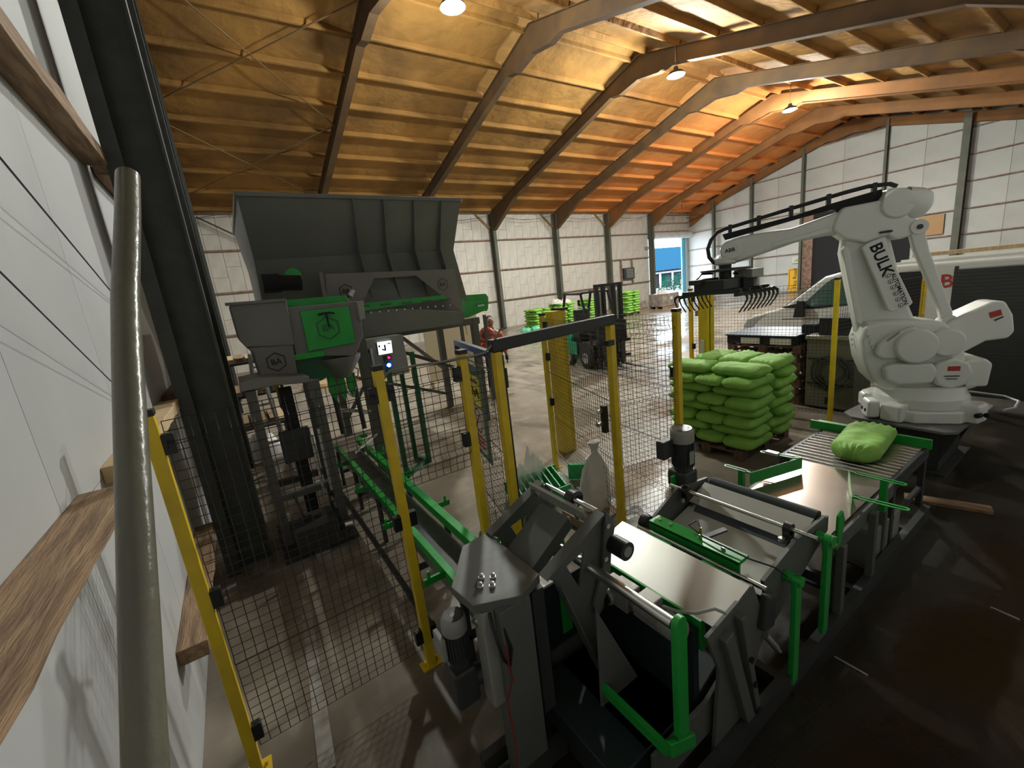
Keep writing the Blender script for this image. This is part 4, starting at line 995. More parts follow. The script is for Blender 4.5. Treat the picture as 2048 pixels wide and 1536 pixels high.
# drive at the left end
g = G().cyl((0.484,6.3,2.853), (0.682,6.3,2.848), .12, n=20).cyl((0.682,6.3,2.848), (0.927,6.3,2.827), .10, n=20); g.build('drive_motor', blk, t)
G().lathe([(0,0),(.10,0),(.10,.05),(0,.05)], (0.877,6.5,2.938), (0,-1,0)).build('pulley_guard', green, t)
G().cyl((1.527,6.35,2.599), (1.583,6.35,2.677), .04, n=12).build('sensor', zinc, t)
def hexlogo(parent, c, X, U, r, m, nm='logo'):
    c = Vector(c); X = Vector(X).normalized(); U = Vector(U).normalized(); g = G(); vs = []
    for i in range(6):
        a = PI/6+PI*i/3; d = X*math.cos(a)+U*math.sin(a)
        vs += [c+d*r, c+d*r*.9]
    g.add(vs, [(2*i, 2*i+1, (2*i+3) % 12, (2*i+2) % 12) for i in range(6)]); g.build(nm, m, parent)
    textobj('lettering', 'BA', r*.85, m, parent, frameM(c, X, U), .001)
hexlogo(t, (3.024,6.44,2.634), (1,0,0), (0,0,1), .10, dark); hexlogo(t, (1.507,6.44,2.676), (1,0,0), (0,0,1), .10, blk)
# frame legs and braces of the hopper
ga = mat('frame_grey', (.10, .10, .09), .45)
L0 = (1.55, 8.6); 
for x, y in ((3.80,7.0), (3.80,8.6), (1.55,8.6)): G().bx(x-.06, x+.06, y-.06, y+.06, 0, 2.0).build('leg', ga, t, bevel=.004)
for a, b in (((1.75,8.2,1.95), (3.74,7.1,.95)), ((2.6,8.2,1.95), (3.74,8.5,.9)), ((1.6,8.6,.35), (2.8,8.6,1.9)), ((1.6,8.6,1.2), (3.8,8.6,.3))):
    G().bar(a, b, .06, .06).build('brace', ga, t)
G().bx(1.4, 3.9, 6.95, 7.05, 1.88, 2.0).build('frame_beam', ga, t); G().bx(1.4, 3.9, 8.55, 8.65, 1.88, 2.0).build('frame_beam', ga, t)
# green outfeed hood on the right of the hopper
t2 = thing('green_chute', 'green sheet metal chute hood beyond the end of the hopper', 'chute', (4.3, 8.2, 0))
G().prism(S((4.008,7.6,2.425), (4.491,7.6,2.406), (4.54,7.6,2.331), (4.505,7.6,2.091), (3.996,7.6,1.973)), (0,1.2,0)).build('hood', green, t2, bevel=.01)
G().prism(S((3.997,7.57,2.308), (4.491,7.57,2.284), (4.458,7.57,2.056), (3.984,7.57,2.074)), (0,.03,0)).build('hood_door', green, t2, bevel=.004)
G().bar((4.229,7.55,2.183), (4.382,7.55,2.185), .02, .03).build('latch', zinc, t2)
for x in (4.15, 4.75): G().bx(x-.03, x+.03, 8.2, 8.26, 0, 1.95).build('leg', ga, t2)
t2 = thing('cream_board', 'cream coloured board standing behind the man under the green chute', 'board', (4.9, 10.4, 0))
G().bx(4.15, 5.75, 10.4, 10.43, .25, 2.1).build('board_sheet', mat('cream_board', (.72,.66,.48), .6), t2, bevel=.004)
for x in (4.2, 5.7): G().bx(x-.03, x+.03, 10.43, 10.49, 0, 2.1).build('board_leg', timberL, t2)

# ------------------------------------------------------------------ bagging scale
t = thing('bagging_scale', 'grey and green bagging scale with clamp spout above the conveyor', 'machine', (1.37, 5.55, 0))
sg_ = mat('scale_grey', (.17, .165, .155), .42, col2=(.15, .145, .135), nscale=2)
yy = 5.0
G().prism(S((0.06,5,2.598), (0.561,5,2.592), (0.55,5,2.123), (0.111,5,2.171), (0.069,5,2.253)), (0,.75,0)).build('feed_hopper', sg_, t, bevel=.01)
G().bar((0.029,4.99,2.606), (0.56,4.99,2.592), .05, .03).build('hopper_rim', sg_, t, bevel=.004)
G().prism(S((0.112,5.02,2.17), (0.536,5.02,2.135), (0.514,5.02,1.792), (0.179,5.02,1.798), (0.156,5.02,2.111)), (0,.6,0)).build('feed_throat', sg_, t, bevel=.012)
G().prism(S((0.532,5.06,2.515), (1.293,5.06,2.505), (1.285,5.06,2.127), (1.155,5.06,1.891), (0.542,5.06,2.002)), (0,.7,0)).build('scale_body', sg_, t, bevel=.012)
G().prism(S((0.672,5.03,2.466), (1.178,5.03,2.46), (1.171,5.03,2.042), (0.669,5.03,2.031)), (0,.03,0)).build('green_door', green, t, bevel=.008)
G().prism(S((0.596,5.4,2.604), (1.243,5.4,2.594), (1.285,5.4,2.507), (0.588,5.4,2.517)), (0,.3,0)).build('green_cowl', green, t, bevel=.006)
G().prism(S((0.538,5.2,1.993), (1.223,5.2,1.942), (1.039,5.2,1.765), (0.743,5.2,1.665), (0.552,5.2,1.764)), (0,.5,0)).build('green_frame', darkgreen, t)
G().prism(S((0.509,5.04,2.02), (0.837,5.04,2.018), (0.824,5.04,1.953), (0.511,5.04,1.955)), (0,.1,0)).build('green_strip', green, t, bevel=.005)
g = G(); c = Vector((1.015,5.3,1.761))
g.lathe([(.0,-.12),(.08,-.12),(.10,-.10),(.24,.10),(.245,.14),(0,.14)], c, n=28); g.build('spout_cone', sg_, t)
hx = Vector((0.921,5,2.403)); 
g = G().tube([hx+Vector((-.08,0,.0)), hx+Vector((-.04,-.02,.012)), hx+Vector((.04,-.02,.012)), hx+Vector((.08,0,0))], .012, 8).tube([hx, hx+Vector((0,0,-.14))], .009, 8); g.build('pull_handle', blk, t)
hexlogo(t, (0.916,5.02,2.251), (1,0,0), (0,0,1), .13, darkgreen); hexlogo(t, (0.345,5.01,1.978), (1,0,0), (0,0,1), .10, blk)
G().prism(S((1.266,5,2.5), (1.339,5,2.503), (1.325,5,2.301), (1.261,5,2.292)), (0,.12,0)).build('junction_box', greyL, t, bevel=.006)
# clamp jaws
g = G()
for dx, w_ in ((-.13,.035), (-.02,.03), (.08,.03)):
    cc = Vector((1.019,5.3,1.544))+Vector((dx,0,0)); g.prism([cc+Vector((-w_,0,.14)), cc+Vector((w_,0,.14)), cc+Vector((w_*1.3,0,-.08)), cc+Vector((0,0,-.18)), cc+Vector((-w_*1.3,0,-.06))], (0,.12,0))
g.build('clamp_jaw', green, t, bevel=.006)
cc = Vector((1.019,5.3,1.544))
for dx in (-.14, .12): G().cyl(cc+Vector((dx,.06,.12)), cc+Vector((dx+.02,.06,-.6)), .03, n=12).build('guide_tube', dark, t)
G().tube([cc+Vector((.1,0,.22)), cc+Vector((.19,0,.16)), cc+Vector((.16,0,.05))], .01, 8).tube([cc+Vector((.0,-.02,-.08)), cc+Vector((.06,-.02,-.16)), cc+Vector((.12,-.02,-.05))], .01, 8).build('air_hose', greyL, t)
# post on the right and lower sewing frame on the left
G().bx(1.30, 1.42, 5.52, 5.66, 0, 2.05).build('main_post', ga, t, bevel=.006)
G().bx(1.44, 1.47, 5.50, 5.56, 0, 1.9).build('cable_tray', zinc, t)
G().bar((1.3,5.5,1.1), (.9,5.35,1.25), .04, .04).bar((1.32,5.5,.78), (.95,5.2,.72), .03, .03).build('bag_rail', zinc, t)
t = thing('sewing_station', 'grey bag closing stand with open legs beneath the feed hopper', 'machine', (.25, 4.9, 0))
G().prism(S((-0.02,4.75,1.869), (0.158,4.75,1.881), (0.586,4.75,1.806), (0.582,4.75,1.738), (0.245,4.75,1.776), (-0.025,4.75,1.772)), (0,.5,0)).build('top_tray', mat('tray_grey', (.19,.185,.16), .45), t, bevel=.01)
G().prism(S((0.021,4.9,1.847), (0.202,4.9,1.839), (0.192,4.9,1.747), (0.006,4.9,1.738)), (0,.3,0)).build('switch_box', greyL, t, bevel=.006)
for x, y in ((.05,4.85), (.62,4.75), (.05,5.3), (.62,5.3)): G().bx(x-.045, x+.045, y-.045, y+.045, 0, 1.76).build('leg', ga, t, bevel=.004)
G().bx(.30, .42, 4.95, 5.05, .1, 1.7).build('mast', blk, t); G().bx(.2, .5, 4.9, 5.0, .9, 1.25).build('sewing_head', dark, t, bevel=.02)
G().prism(S((0.573,4.78,1.72), (0.651,4.78,1.719), (0.645,4.78,1.541), (0.574,4.78,1.531)), (0,.1,0)).build('operator_panel', greyL, t, bevel=.008)
G().cyl((.56,4.72,1.25), (.56,4.72,.55), .02, n=10).cyl((.48,4.72,1.2), (.48,4.72,.5), .016, n=10).build('hanging_tube', zinc, t)
G().bx(0, .68, 4.8, 4.88, .55, .62).bx(0, .68, 5.27, 5.33, .55, .62).bx(.02, .10, 4.85, 5.3, .55, .62).bx(.58, .66, 4.85, 5.3, .2, .27).build('cross_rail', ga, t)
G().bx(.12, .52, 4.45, 4.85, .08, .34).build('pedal_box', dark, t, bevel=.02)
G().bx(.25, .38, 4.40, 4.50, .0, .06).build('foot_pedal', zinc, t); G().cyl((.6,4.62,.15), (.68,4.60,.15), .04, n=12).build('coupling', bolt, t)
G().tube([(.2,4.78,.6), (.25,4.7,.3), (.4,4.65,.1), (.6,4.7,.05)], .012, 6).build('cable', blackp, t)
G().bx(-.02, .7, 4.52, 5.4, 0, .06).build('base_frame', dark, t)
# ------------------------------------------------------------------ control cabinet
t = thing('control_cabinet', 'pale control cabinet with lit touch screen on a green stand', 'cabinet', (1.85, 5.75, 0))
G().prism(S((1.419,5.62,2.008), (1.937,5.62,2.007), (1.952,5.62,1.475), (1.41,5.62,1.471)), (0,.28,0)).build('cabinet_body', greyL, t, bevel=.008)
G().prism(S((1.565,5.6,1.953), (1.766,5.6,1.947), (1.758,5.6,1.785), (1.562,5.6,1.787)), (0,.02,0)).build('screen_bezel', blackp, t, bevel=.004)
a = [Vector(q) for q in S((1.572,5.598,1.958), (1.76,5.598,1.954), (1.752,5.598,1.793), (1.569,5.598,1.792))]
scm = mat('lit_screen', (.1,.1,.1), .3, emit=(.75,.88,1), estr=1.6)
G().prism(a, (0,-.003,0)).build('screen', scm, t)
c = sum(a, Vector())/4
g = G().bx(c.x-.012, c.x+.012, 5.592, 5.5945, c.z-.04, c.z+.04).bar((c.x-.045,5.593,c.z-.015), (c.x,5.593,c.z-.035), .004, .02).bx(c.x-.085, c.x-.06, 5.592, 5.5945, c.z+.015, c.z+.045).bx(c.x+.04, c.x+.085, 5.592, 5.5945, c.z+.04, c.z+.055); g.build('screen_drawing', mat('screen_grey', (.12,.14,.16), .5), t)
p = Vector((1.688,5.6,1.737)); G().bx(p.x-.07, p.x+.035, 5.595, 5.605, p.z-.03, p.z+.03).build('button_plate', blackp, t)
G().cyl((p.x,5.60,p.z), (p.x,5.575,p.z), .016, n=14).build('red_button', mat('red_lit', (.5,.0,.05), .4, emit=(1,.02,.15), estr=1.2), t)
p = Vector((1.67,5.6,1.638)); G().cyl((p.x,5.60,p.z), (p.x,5.575,p.z), .026, n=18).build('blue_lamp', mat('blue_lit', (.02,.1,.9), .4, emit=(.05,.22,1), estr=9), t)
G().bx(p.x-.045, p.x+.045, 5.59, 5.60, p.z-.04, p.z+.04).build('button_plate', mat('blue_plate', (.02,.08,.5), .4), t)
p = Vector((1.446,5.61,1.86)); G().bx(p.x-.015, p.x+.015, 5.61, 5.62, p.z-.02, p.z+.02).build('lock', blk, t)
for x, y in ((2.02,6.20), (2.12,5.9), (1.66,5.62)): G().bx(x-.03, x+.03, y-.03, y+.03, 0, 1.72).build('leg', darkgreen, t, bevel=.004)
G().bar((2.1,5.95,.03), (1.66,5.6,.03), .06, .06).bar((2.1,5.95,.03), (2.02,6.2,.03), .06, .06).build('foot_rail', darkgreen, t)
o = G().tube([(0.654,2.6,1.908), (0.682,2.56,1.97), (0.754,2.52,2.047), (0.907,2.5,2.053), (1.066,2.48,2.043), (1.179,2.43,2.055), (1.248,2.41,2.051), (1.356,2.4,2.062), (1.404,2.38,2.104), (1.479,2.38,2.192), (1.515,2.36,2.204)], .008, 8).build('draped_cable', mat('cable_grey', (.2,.19,.16), .5), loc=(.7,2.6,1.6)); tag(o, 'grey cable draped along the fence tops up to the black gateway bar', 'cable')

# ------------------------------------------------------------------ clutter on the floor by the gateway
filmm = mat('clear_film', (.85, .9, .86), .2, trans=.1, alpha=.5, bump=.6, bscale=14)
sackm = mat('white_sack', (.75, .72, .70), .7, col2=(.62,.59,.57), nscale=4, bump=.3, bscale=20)
def crumple(name, c, size, seed, m, label, cat, n=22, amp=.3, res=3.0, freq=5.0, peak=None):
    """crumpled closed heap: a dome of noisy film"""
    c = Vector(c); vs = []; k = n; rr = Vector((seed*3.3, seed, 0))
    for i in range(k+1):
        for j_ in range(k*2):
            a = PI*j_/k; r = i/k
            x = size[0]*r*math.cos(a)*.5; y = size[1]*r*math.sin(a)*.5
            h = size[2]*max(0, 1-r**4)*(.6+.35*math.sin(2*a+seed)*r)
            if peak: h += peak[2]*max(0, 1-math.hypot(x-peak[0], y-peak[1])/(peak[3]*(1+.45*math.sin(3*a))))
            q = Vector((x*freq, y*freq, 0))+rr
            h *= 1+amp*noise.noise(q)*1.6 + amp*.6*abs(noise.noise(q*2.7))
            e = 1+.18*noise.noise(Vector((math.cos(a)*2, math.sin(a)*2, seed)))
            vs.append(c+Vector((x*e, y*e, max(.004, h) if i < k else .002)))
    w_ = 2*k
    fs = [(i*w_+j_, (i+1)*w_+j_, (i+1)*w_+(j_+1) % w_, i*w_+(j_+1) % w_) for i in range(k) for j_ in range(w_)]
    g = G(); g.add(vs, fs); o = g.build(name, m, loc=c, smooth=.5); return tag(o, label, cat)
t = thing('green_crate', 'bright green ribbed plastic crate part lying under the clear film', 'crate', (2.75, 3.85, 0))
gc = mat('green_plastic', (.03, .42, .13), .35)
fr = frameM((2.62,3.66,.17), (1,-.35,.15), (.35,1,.1)); g = G()
for k in range(9): g.box((-.36+k*.07,0,.0), (.014,.46,.22))
g.box((-.08,0,-.09), (.66,.48,.012)).box((-.08,.24,0), (.66,.012,.20)).box((-.08,-.24,0), (.66,.012,.20))
g.v = [fr @ v for v in g.v]; g.build('ribbed_tray', gc, t, bevel=.003)
o = G().prism([(3.15,3.85,.02), (3.45,3.55,.02), (3.45,3.55,.22), (3.15,3.85,.22)], (.05,.05,0)).build('plastic_trough', gc, loc=(3.3,3.7,.02), bevel=.01); tag(o, 'dark green plastic trough leaning behind the white sack', 'trough')
o = G().prism([(2.55,4.25,.003), (3.05,3.85,.003), (3.02,3.79,.003), (2.52,4.19,.003)], (0,0,.02)).build('green_lath', green, loc=(2.8,4.0,0)); tag(o, 'flat green lath on the floor beside the clear film', 'lath')
crumple('clear_film', (2.66,3.80,.02), (.95,.62,.24), 2, filmm, 'heap of clear plastic film with a raised peak over the green crate', 'plastic film', n=26, amp=.5, freq=8, peak=(-.05,.1,.5,.16))
crumple('clear_film', (2.62,3.22,.01), (.42,.38,.16), 5, filmm, 'small crumpled clear film bag in front of the green crate', 'plastic film', n=18, amp=.55, freq=11)
crumple('clear_film', (2.95,2.40+.35,.01), (.5,.4,.12), 8, filmm, 'crumpled clear film on the floor at the foot of the white sack', 'plastic film', n=20, amp=.6, freq=10)
crumple('white_sack', (2.45,3.55,.0), (.42,.38,.07), 11, sackm, 'flat white sack lying by the swung door', 'sack', n=14, amp=.4)
crumple('white_sack', (2.72,3.42,.0), (.62,.30,.09), 12, sackm, 'flattened pale sack lying between film and standing sack', 'sack', n=14, amp=.4)
crumple('dark_sheet', (2.85,3.12,.0), (.75,.5,.05), 14, mat('dark_film', (.06,.06,.055), .35), 'dark plastic sheet crumpled on the floor behind the tipping machine', 'plastic sheet', n=16, amp=.6, freq=9)
g = G(); rg = random.Random(4); prof = [(.0,0), (.13,.0), (.15,.06), (.15,.25), (.13,.38), (.07,.50), (.03,.56), (.035,.60), (.06,.66), (.0,.67)]
vs = []; nn = 28
for (r, h) in prof:
    for i in range(nn):
        a = 2*PI*i/nn; f = 1+.07*math.sin(5*a+h*9)+.05*noise.noise(Vector((math.cos(a)*3, math.sin(a)*3, h*8)))
        vs.append((2.80+r*f*1.15*math.cos(a)+h*.04, 3.0+r*f*.85*math.sin(a), .12+h*1.1))
g.add(vs, [(i*nn+j_, i*nn+(j_+1) % nn, (i+1)*nn+(j_+1) % nn, (i+1)*nn+j_) for i in range(len(prof)-1) for j_ in range(nn)])
t = thing('white_sack', 'white sack standing upright and tied at its neck by the gate post', 'sack', (2.80, 3.0, .12)); g.build('sack_body', sackm, t, smooth=1.3); 
G().tube([(2.83,2.99,.75), (2.74,2.96,.75), (2.64,2.94,.72)], .007, 6).build('tie_string', signw, t)
o = G().bx(2.5, 3.0, 2.78, 3.22, .0, .115).build('brown_carton', mat('carton', (.30,.22,.14), .8), loc=(2.75,3.0,0), bevel=.01); tag(o, 'flat brown carton under the upright white sack', 'box')
# white line and rope on the near floor
o = G().prism([(.05,4.3,.002), (.12,4.3,.002), (-.02,2.2,.002), (-.11,2.2,.002)], (0,0,.004)).build('floor_line', mat('worn_line', (.42,.40,.36), .7, col2=(.2,.17,.14), nscale=7), loc=(0,3,0)); tag(o, 'worn pale line on the floor inside the mesh fence', 'floor marking')

# ------------------------------------------------------------------ man in workwear
def skinned(name, m, pts, edges, rad, root, parent, lv=2):
    me = bpy.data.meshes.new(name); me.from_pydata([Vector(p) for p in pts], edges, [])
    o = bpy.data.objects.new(name, me); COL.objects.link(o); o.parent = parent
    s = o.modifiers.new('skin', 'SKIN'); sv = me.skin_vertices[0].data
    for i, r in enumerate(rad): sv[i].radius = (r if isinstance(r, tuple) else (r, r)); sv[i].use_root = (i == root)
    b = o.modifiers.new('sub', 'SUBSURF'); b.levels = lv; b.render_levels = lv
    dg = bpy.context.evaluated_depsgraph_get(); nm = bpy.data.meshes.new_from_object(o.evaluated_get(dg)); o.modifiers.clear(); o.data = nm
    nm.materials.clear(); nm.materials.append(m); nm.shade_smooth(); return o
man = thing('person', 'man in red and orange workwear walking behind the yellow gateway', 'person', (5.08, 8.6, 0), math.radians(-110))
skin = mat('skin', (.42, .25, .18), .55); navy = mat('dark_trousers', (.035, .035, .045), .8); bootm = mat('boot_pale', (.45,.42,.38), .7)
# local: x forward, y left
pts = [(0,0,.98), (0,0,1.15), (.01,0,1.35), (.02,0,1.50), (.03,0,1.58), (.05,0,1.66), (.05,0,1.74),
       (0,.10,.93), (.04,.11,.52), (-.02,.12,.10), (.10,.13,.05), (0,-.10,.93), (-.06,-.11,.52), (-.16,-.12,.12), (-.05,-.13,.05),
       (.01,.19,1.46), (-.04,.27,1.20), (.06,.30,.98), (.09,.30,.90), (.01,-.19,1.46), (.10,-.27,1.24), (.30,-.20,1.18), (.38,-.17,1.18)]
edges = [(0,1),(1,2),(2,3),(3,4),(4,5),(5,6),(0,7),(7,8),(8,9),(9,10),(0,11),(11,12),(12,13),(13,14),(3,15),(15,16),(16,17),(17,18),(3,19),(19,20),(20,21),(21,22)]
rad = [(.13,.16),(.13,.155),(.13,.18),(.10,.16),(.055,.055),(.08,.07),(.075,.07),.10,.065,.045,.04,.10,.065,.045,.04,.07,.052,.04,.03,.07,.052,.04,.03]
bodyo = skinned('body', skin, pts, edges, rad, 0, man)
def sub(idx, name, m, grow):
    mp = {a: k for k, a in enumerate(idx)}
    return skinned(name, m, [pts[a] for a in idx], [(mp[a], mp[b]) for a, b in edges if a in mp and b in mp],
                   [tuple(q+grow for q in (rad[a] if isinstance(rad[a], tuple) else (rad[a], rad[a]))) for a in idx], 0, man)
sub([0,1,2,3,15,16,17,19,20,21], 'jacket', orange, .022)
sub([0,7,8,9,11,12,13], 'trousers', navy, .02)
for a, b in ((9,10), (13,14)):
    A_ = Vector(pts[a]); B_ = Vector(pts[b]); G().tube([A_+Vector((0,0,.08)), (A_.x,A_.y,.06), (B_.x+.05,B_.y,.035)], [.06,.06,.045], 10).build('boot', bootm, man, local=True)
G().ball((.05,0,1.755), .112, 18, (1.0,.80,1.12)).build('head', skin, man, local=True)
hair = mat('dark_hair', (.03,.02,.018), .8)
G().ball((.02,0,1.80), .112, 16, (1.0,.84,.92)).build('hair', hair, man, local=True)
g = G().ball((.155,.035,1.755), .012, 8).ball((.155,-.035,1.755), .012, 8).ball((.145,0,1.69), .03, 8, (.5,1,.25)); g.build('eyes_and_mouth', hair, man, local=True)
G().ball((.165,0,1.735), .02, 8, (1,.7,1.3)).build('nose', skin, man, local=True)
G().ball((.05,.092,1.745), .025, 8, (.7,.4,1.2)).ball((.05,-.092,1.745), .025, 8, (.7,.4,1.2)).build('ears', skin, man, local=True)
G().tube([(0,0,1.50), (.02,0,1.58), (.03,0,1.62)], [.12,.09,.075], 14, False).build('collar', dark, man, local=True)
glv = blackp
for hp, dr in ((Vector(pts[18]), Vector((.12,0,-1))), (Vector(pts[22]), Vector((1,.15,-.1)))):
    dr.normalize(); sd = dr.cross(Vector((0,0,1))) if abs(dr.z) < .9 else Vector((1,0,0)); sd.normalize(); g = G()
    g.tube([hp-dr*.02, hp+dr*.08], [.035,.04], 10)
    for k, L_ in enumerate((.065,.075,.07,.055)):
        b = hp+dr*.08+sd*(-.027+.018*k); g.tube([b-dr*.02, b+dr*L_*.5, b+dr*L_+Vector((-.012,0,-.006))], [.011,.010,.008], 6)
    b = hp+dr*.03+sd*.035; g.tube([b, b+sd*.02+dr*.03, b+sd*.02+dr*.06], [.012,.011,.009], 6)
    g.build('gloved_hand', glv, man, local=True)
t = thing('red_drum', 'glossy round red float held beside the man', 'container', (4.85, 8.45, 1.55))
G().ball((4.86,8.40,1.50), .19, 20, (1,.9,.9)).build('shell', mat('glossy_dark_red', (.28,.03,.025), .15, coat=.8), t); G().cyl((4.86,8.40,1.66), (4.86,8.40,1.70), .04, n=14).build('cap', dark, t)

# ------------------------------------------------------------------ forklift (heading -Y)
t = thing('forklift', 'green and black forklift truck with raised black mast and forks', 'forklift', (9.25, 8.9, 0))
fb = mat('forklift_black', (.012,.012,.012), .35); fg = mat('forklift_green', (.0,.30,.13), .35)
G().prism([(8.75,10.1,.25), (8.75,10.1,.80), (8.75,9.95,1.02), (8.75,9.6,1.05), (8.75,9.35,.85), (8.75,9.35,.25)], (1.05,0,0)).build('counterweight', fg, t, bevel=.03)
G().prism([(8.74,9.55,.35), (8.74,9.55,.78), (8.74,9.0,.72), (8.74,9.0,.35)], (-.02,0,0)).build('side_panel', fg, t, bevel=.01)
G().bx(8.76, 9.78, 8.2, 9.6, .22, .72).build('chassis', fb, t, bevel=.02)
G().bx(8.85, 9.7, 9.0, 9.9, .72, 1.05).build('engine_cover', fb, t, bevel=.04)
G().bx(9.0, 9.5, 9.0, 9.45, 1.05, 1.18).bx(9.0, 9.5, 9.42, 9.55, 1.15, 1.62).build('seat', dark, t, bevel=.03)
G().cyl((9.25,8.75,1.0), (9.25,8.62,1.28), .02, n=8).lathe([(.15,0),(.17,0),(.17,.02),(.15,.02)], (9.25,8.66,1.27), (0,.45,.9)).build('steering_wheel', fb, t)
for x in (8.82, 9.72):
    G().tube([(x,8.35,.72), (x,8.55,1.45), (x,8.75,2.06)], .035, 8).build('guard_pillar', fb, t)
    G().tube([(x,9.85,1.0), (x,9.78,1.6), (x,9.62,2.08)], .04, 8).build('guard_pillar', fb, t)
g = G()
for x in (8.82, 9.72): g.bar((x,8.7,2.08), (x,9.7,2.10), .06, .05)
for k in range(7): y = 8.75+k*.15; g.bar((8.82,y,2.09), (9.72,y,2.09), .03, .03)
g.build('overhead_guard', fb, t)
def wheel(parent, c, r, w_, ax=(1,0,0)):
    c = Vector(c); a = Vector(ax)
    G().lathe([(r*.5,-w_/2),(r*.9,-w_/2),(r,-w_/2+.02),(r,w_/2-.02),(r*.9,w_/2),(r*.5,w_/2)], c, a, 24).build('tyre', rubber, parent)
    G().lathe([(0,-w_/2+.03),(r*.35,-w_/2+.02),(r*.42,-w_/2-.004),(r*.52,-w_/2-.002),(r*.52,w_/2),(0,w_/2-.02)], c, a, 24).build('rim', greyL, parent)
for x in (8.80, 9.72): wheel(t, (x,8.55,.30), .30, .20); wheel(t, (x,9.50,.24), .24, .16)
g = G()
for x in (8.88, 9.10, 9.42, 9.64): g.bx(x-.04, x+.04, 8.02, 8.14, .06, 2.30)
g.bx(8.84, 9.68, 8.03, 8.13, 2.22, 2.30).bx(8.84, 9.68, 8.03, 8.13, 1.25, 1.33).bx(8.84, 9.68, 8.03, 8.13, .3, .4)
g.build('mast', fb, t, bevel=.004)
G().cyl((9.0,8.1,.2), (9.0,8.1,2.1), .035, n=10).cyl((9.52,8.1,.2), (9.52,8.1,2.1), .035, n=10).build('lift_cylinder', zinc, t)
G().bx(8.72, 9.8, 7.94, 8.0, .28, .36).bx(8.72, 9.8, 7.94, 8.0, .70, .78).bx(8.8, 9.7, 7.95, 7.99, .78, 1.3).build('carriage', fb, t)
for x in (8.95, 9.5): G().prism([(x-.05,7.93,.75), (x-.05,7.89,.75), (x-.05,7.88,.16), (x-.05,6.75,.13), (x-.05,6.75,.12), (x-.05,7.93,.11)], (.10,0,0)).build('fork', dark, t)
G().box((8.72,8.72,1.85), (.05,.05,.16)).build('wing_mirror', fb, t)
textobj('lettering', 'Mitsubishi', .13, signw, t, frameM((8.735,9.30,.52), (0,-1,0), (0,0,1)), .002)
t.location = (8.72, 8.95, 0); t.rotation_euler = (0, 0, math.radians(-11))

# ------------------------------------------------------------------ far pallets along the far wall
pallet(14.9, 19.7, 0, 'pallet under the far green stack seen left of the light curtain column')
bag_stack(14.9, 19.7, .143, 7, far_me, 'pile left of yellow column', 'green bags stacked behind the gateway', .145)
pallet(16.3, 19.2, 0, 'pallet under the green stack with white sheet on top')
bag_stack(16.3, 19.2, .143, 8, far_me, 'pile under white sheet', 'green bags under the white sheet', .145)
crumple('white_sheet', (16.3,19.2,1.30), (1.3,1.0,.28), 21, signw, 'crumpled white sheet lying on top of a far green stack', 'sheet', n=12, amp=.6)
pallet(19.0, 19.6, 0, 'pallet under the green stack behind the forklift seat')
bag_stack(19.0, 19.6, .143, 8, far_me, 'pile behind forklift seat', 'green bags behind the forklift seat', .145)
pallet(21.0, 18.4, 0, 'pallet under the tall green stack seen beside the forklift mast')
bag_stack(21.0, 18.4, .143, 9, far_me, 'pile beside forklift mast', 'green bags beside the forklift mast', .15)
mint = mat('mint_plastic', (.10,.5,.28), .4)
mint_me = [bag_mesh('bag_mesh', .75, .5, .24, s, mint, nx=16, ny=9, wr=.03) for s in (7, 8)]
for k, (x, y, z, r, lb) in enumerate(((11.9,17.0,0,.2,'mint green sack at the near end of the low sack heap'), (12.6,17.3,0,1.1,'mint green sack in the middle of the low sack heap'), (13.2,17.0,0,.4,'mint green sack at the far end of the low sack heap beside the green stack'), (12.2,17.2,.22,.8,'mint green sack lying across the near top of the low heap'), (12.9,17.1,.22,-.3,'mint green sack lying across the far top of the low heap'))):
    place_bag(mint_me[k % 2], x, y, z, r, lb, 'mint green sacks in the low heap')
# wrapped crates by the door
cm_ = mat('wrapped_goods', (.36,.31,.27), .35, col2=(.16,.13,.11), nscale=3.5, bump=.5, bscale=8)
for (x, y, w_, d_, h_, lb) in ((24.9,18.6,1.7,1.2,.85,'film wrapped crate of goods nearest the bright doorway'), (23.0,19.6,1.6,1.2,.55,'lower film wrapped crate between forklift mast and doorway crate')):
    t = thing('wrapped_crate', lb, 'crate', (x, y, 0))
    G().bx(x-w_/2, x+w_/2, y-d_/2, y+d_/2, .14, .14+h_).build('wrapped_load', cm_, t, bevel=.06, seg=3)
    for k in (-1, 0, 1): G().bx(x-w_/2, x+w_/2, y+k*(d_/2-.06)-.05, y+k*(d_/2-.06)+.05, 0, .14).build('runner', timber, t)
    if h_ > .6: G().bx(x-.1, x+.12, y-d_/2-.01, y-d_/2, .55, .75).build('paper_label', signw, t)
crumple('white_film', (24.7,18.6,.98), (.7,.6,.3), 41, signw, 'loose white film on the crate nearest the doorway', 'plastic film', n=10, amp=.6)
t = thing('distribution_board', 'dark louvred steel box with racks on the far wall', 'cabinet', (26.9, Y1-.1, 2.1))
G().bx(26.35, 27.55, Y1-.28, Y1-.05, 2.15, 3.0).build('box_body', dark, t)
for k in range(6): G().bx(26.6, 27.4, Y1-.31, Y1-.28, 2.25+k*.12, 2.31+k*.12).build('louvre', greyL, t)
for x in (26.2, 27.45): G().bx(x-.05, x+.05, Y1-.2, Y1-.1, 1.8, 3.67).build('support_bar', rust, t)
o = G().bx(29.2, 29.4, Y1-.25, Y1-.05, 4.3, 4.5).build('wall_lamp', greyL, loc=(29.3,Y1-.2,4.4)); tag(o, 'small pale wall fitting beside the roller door head', 'fitting')

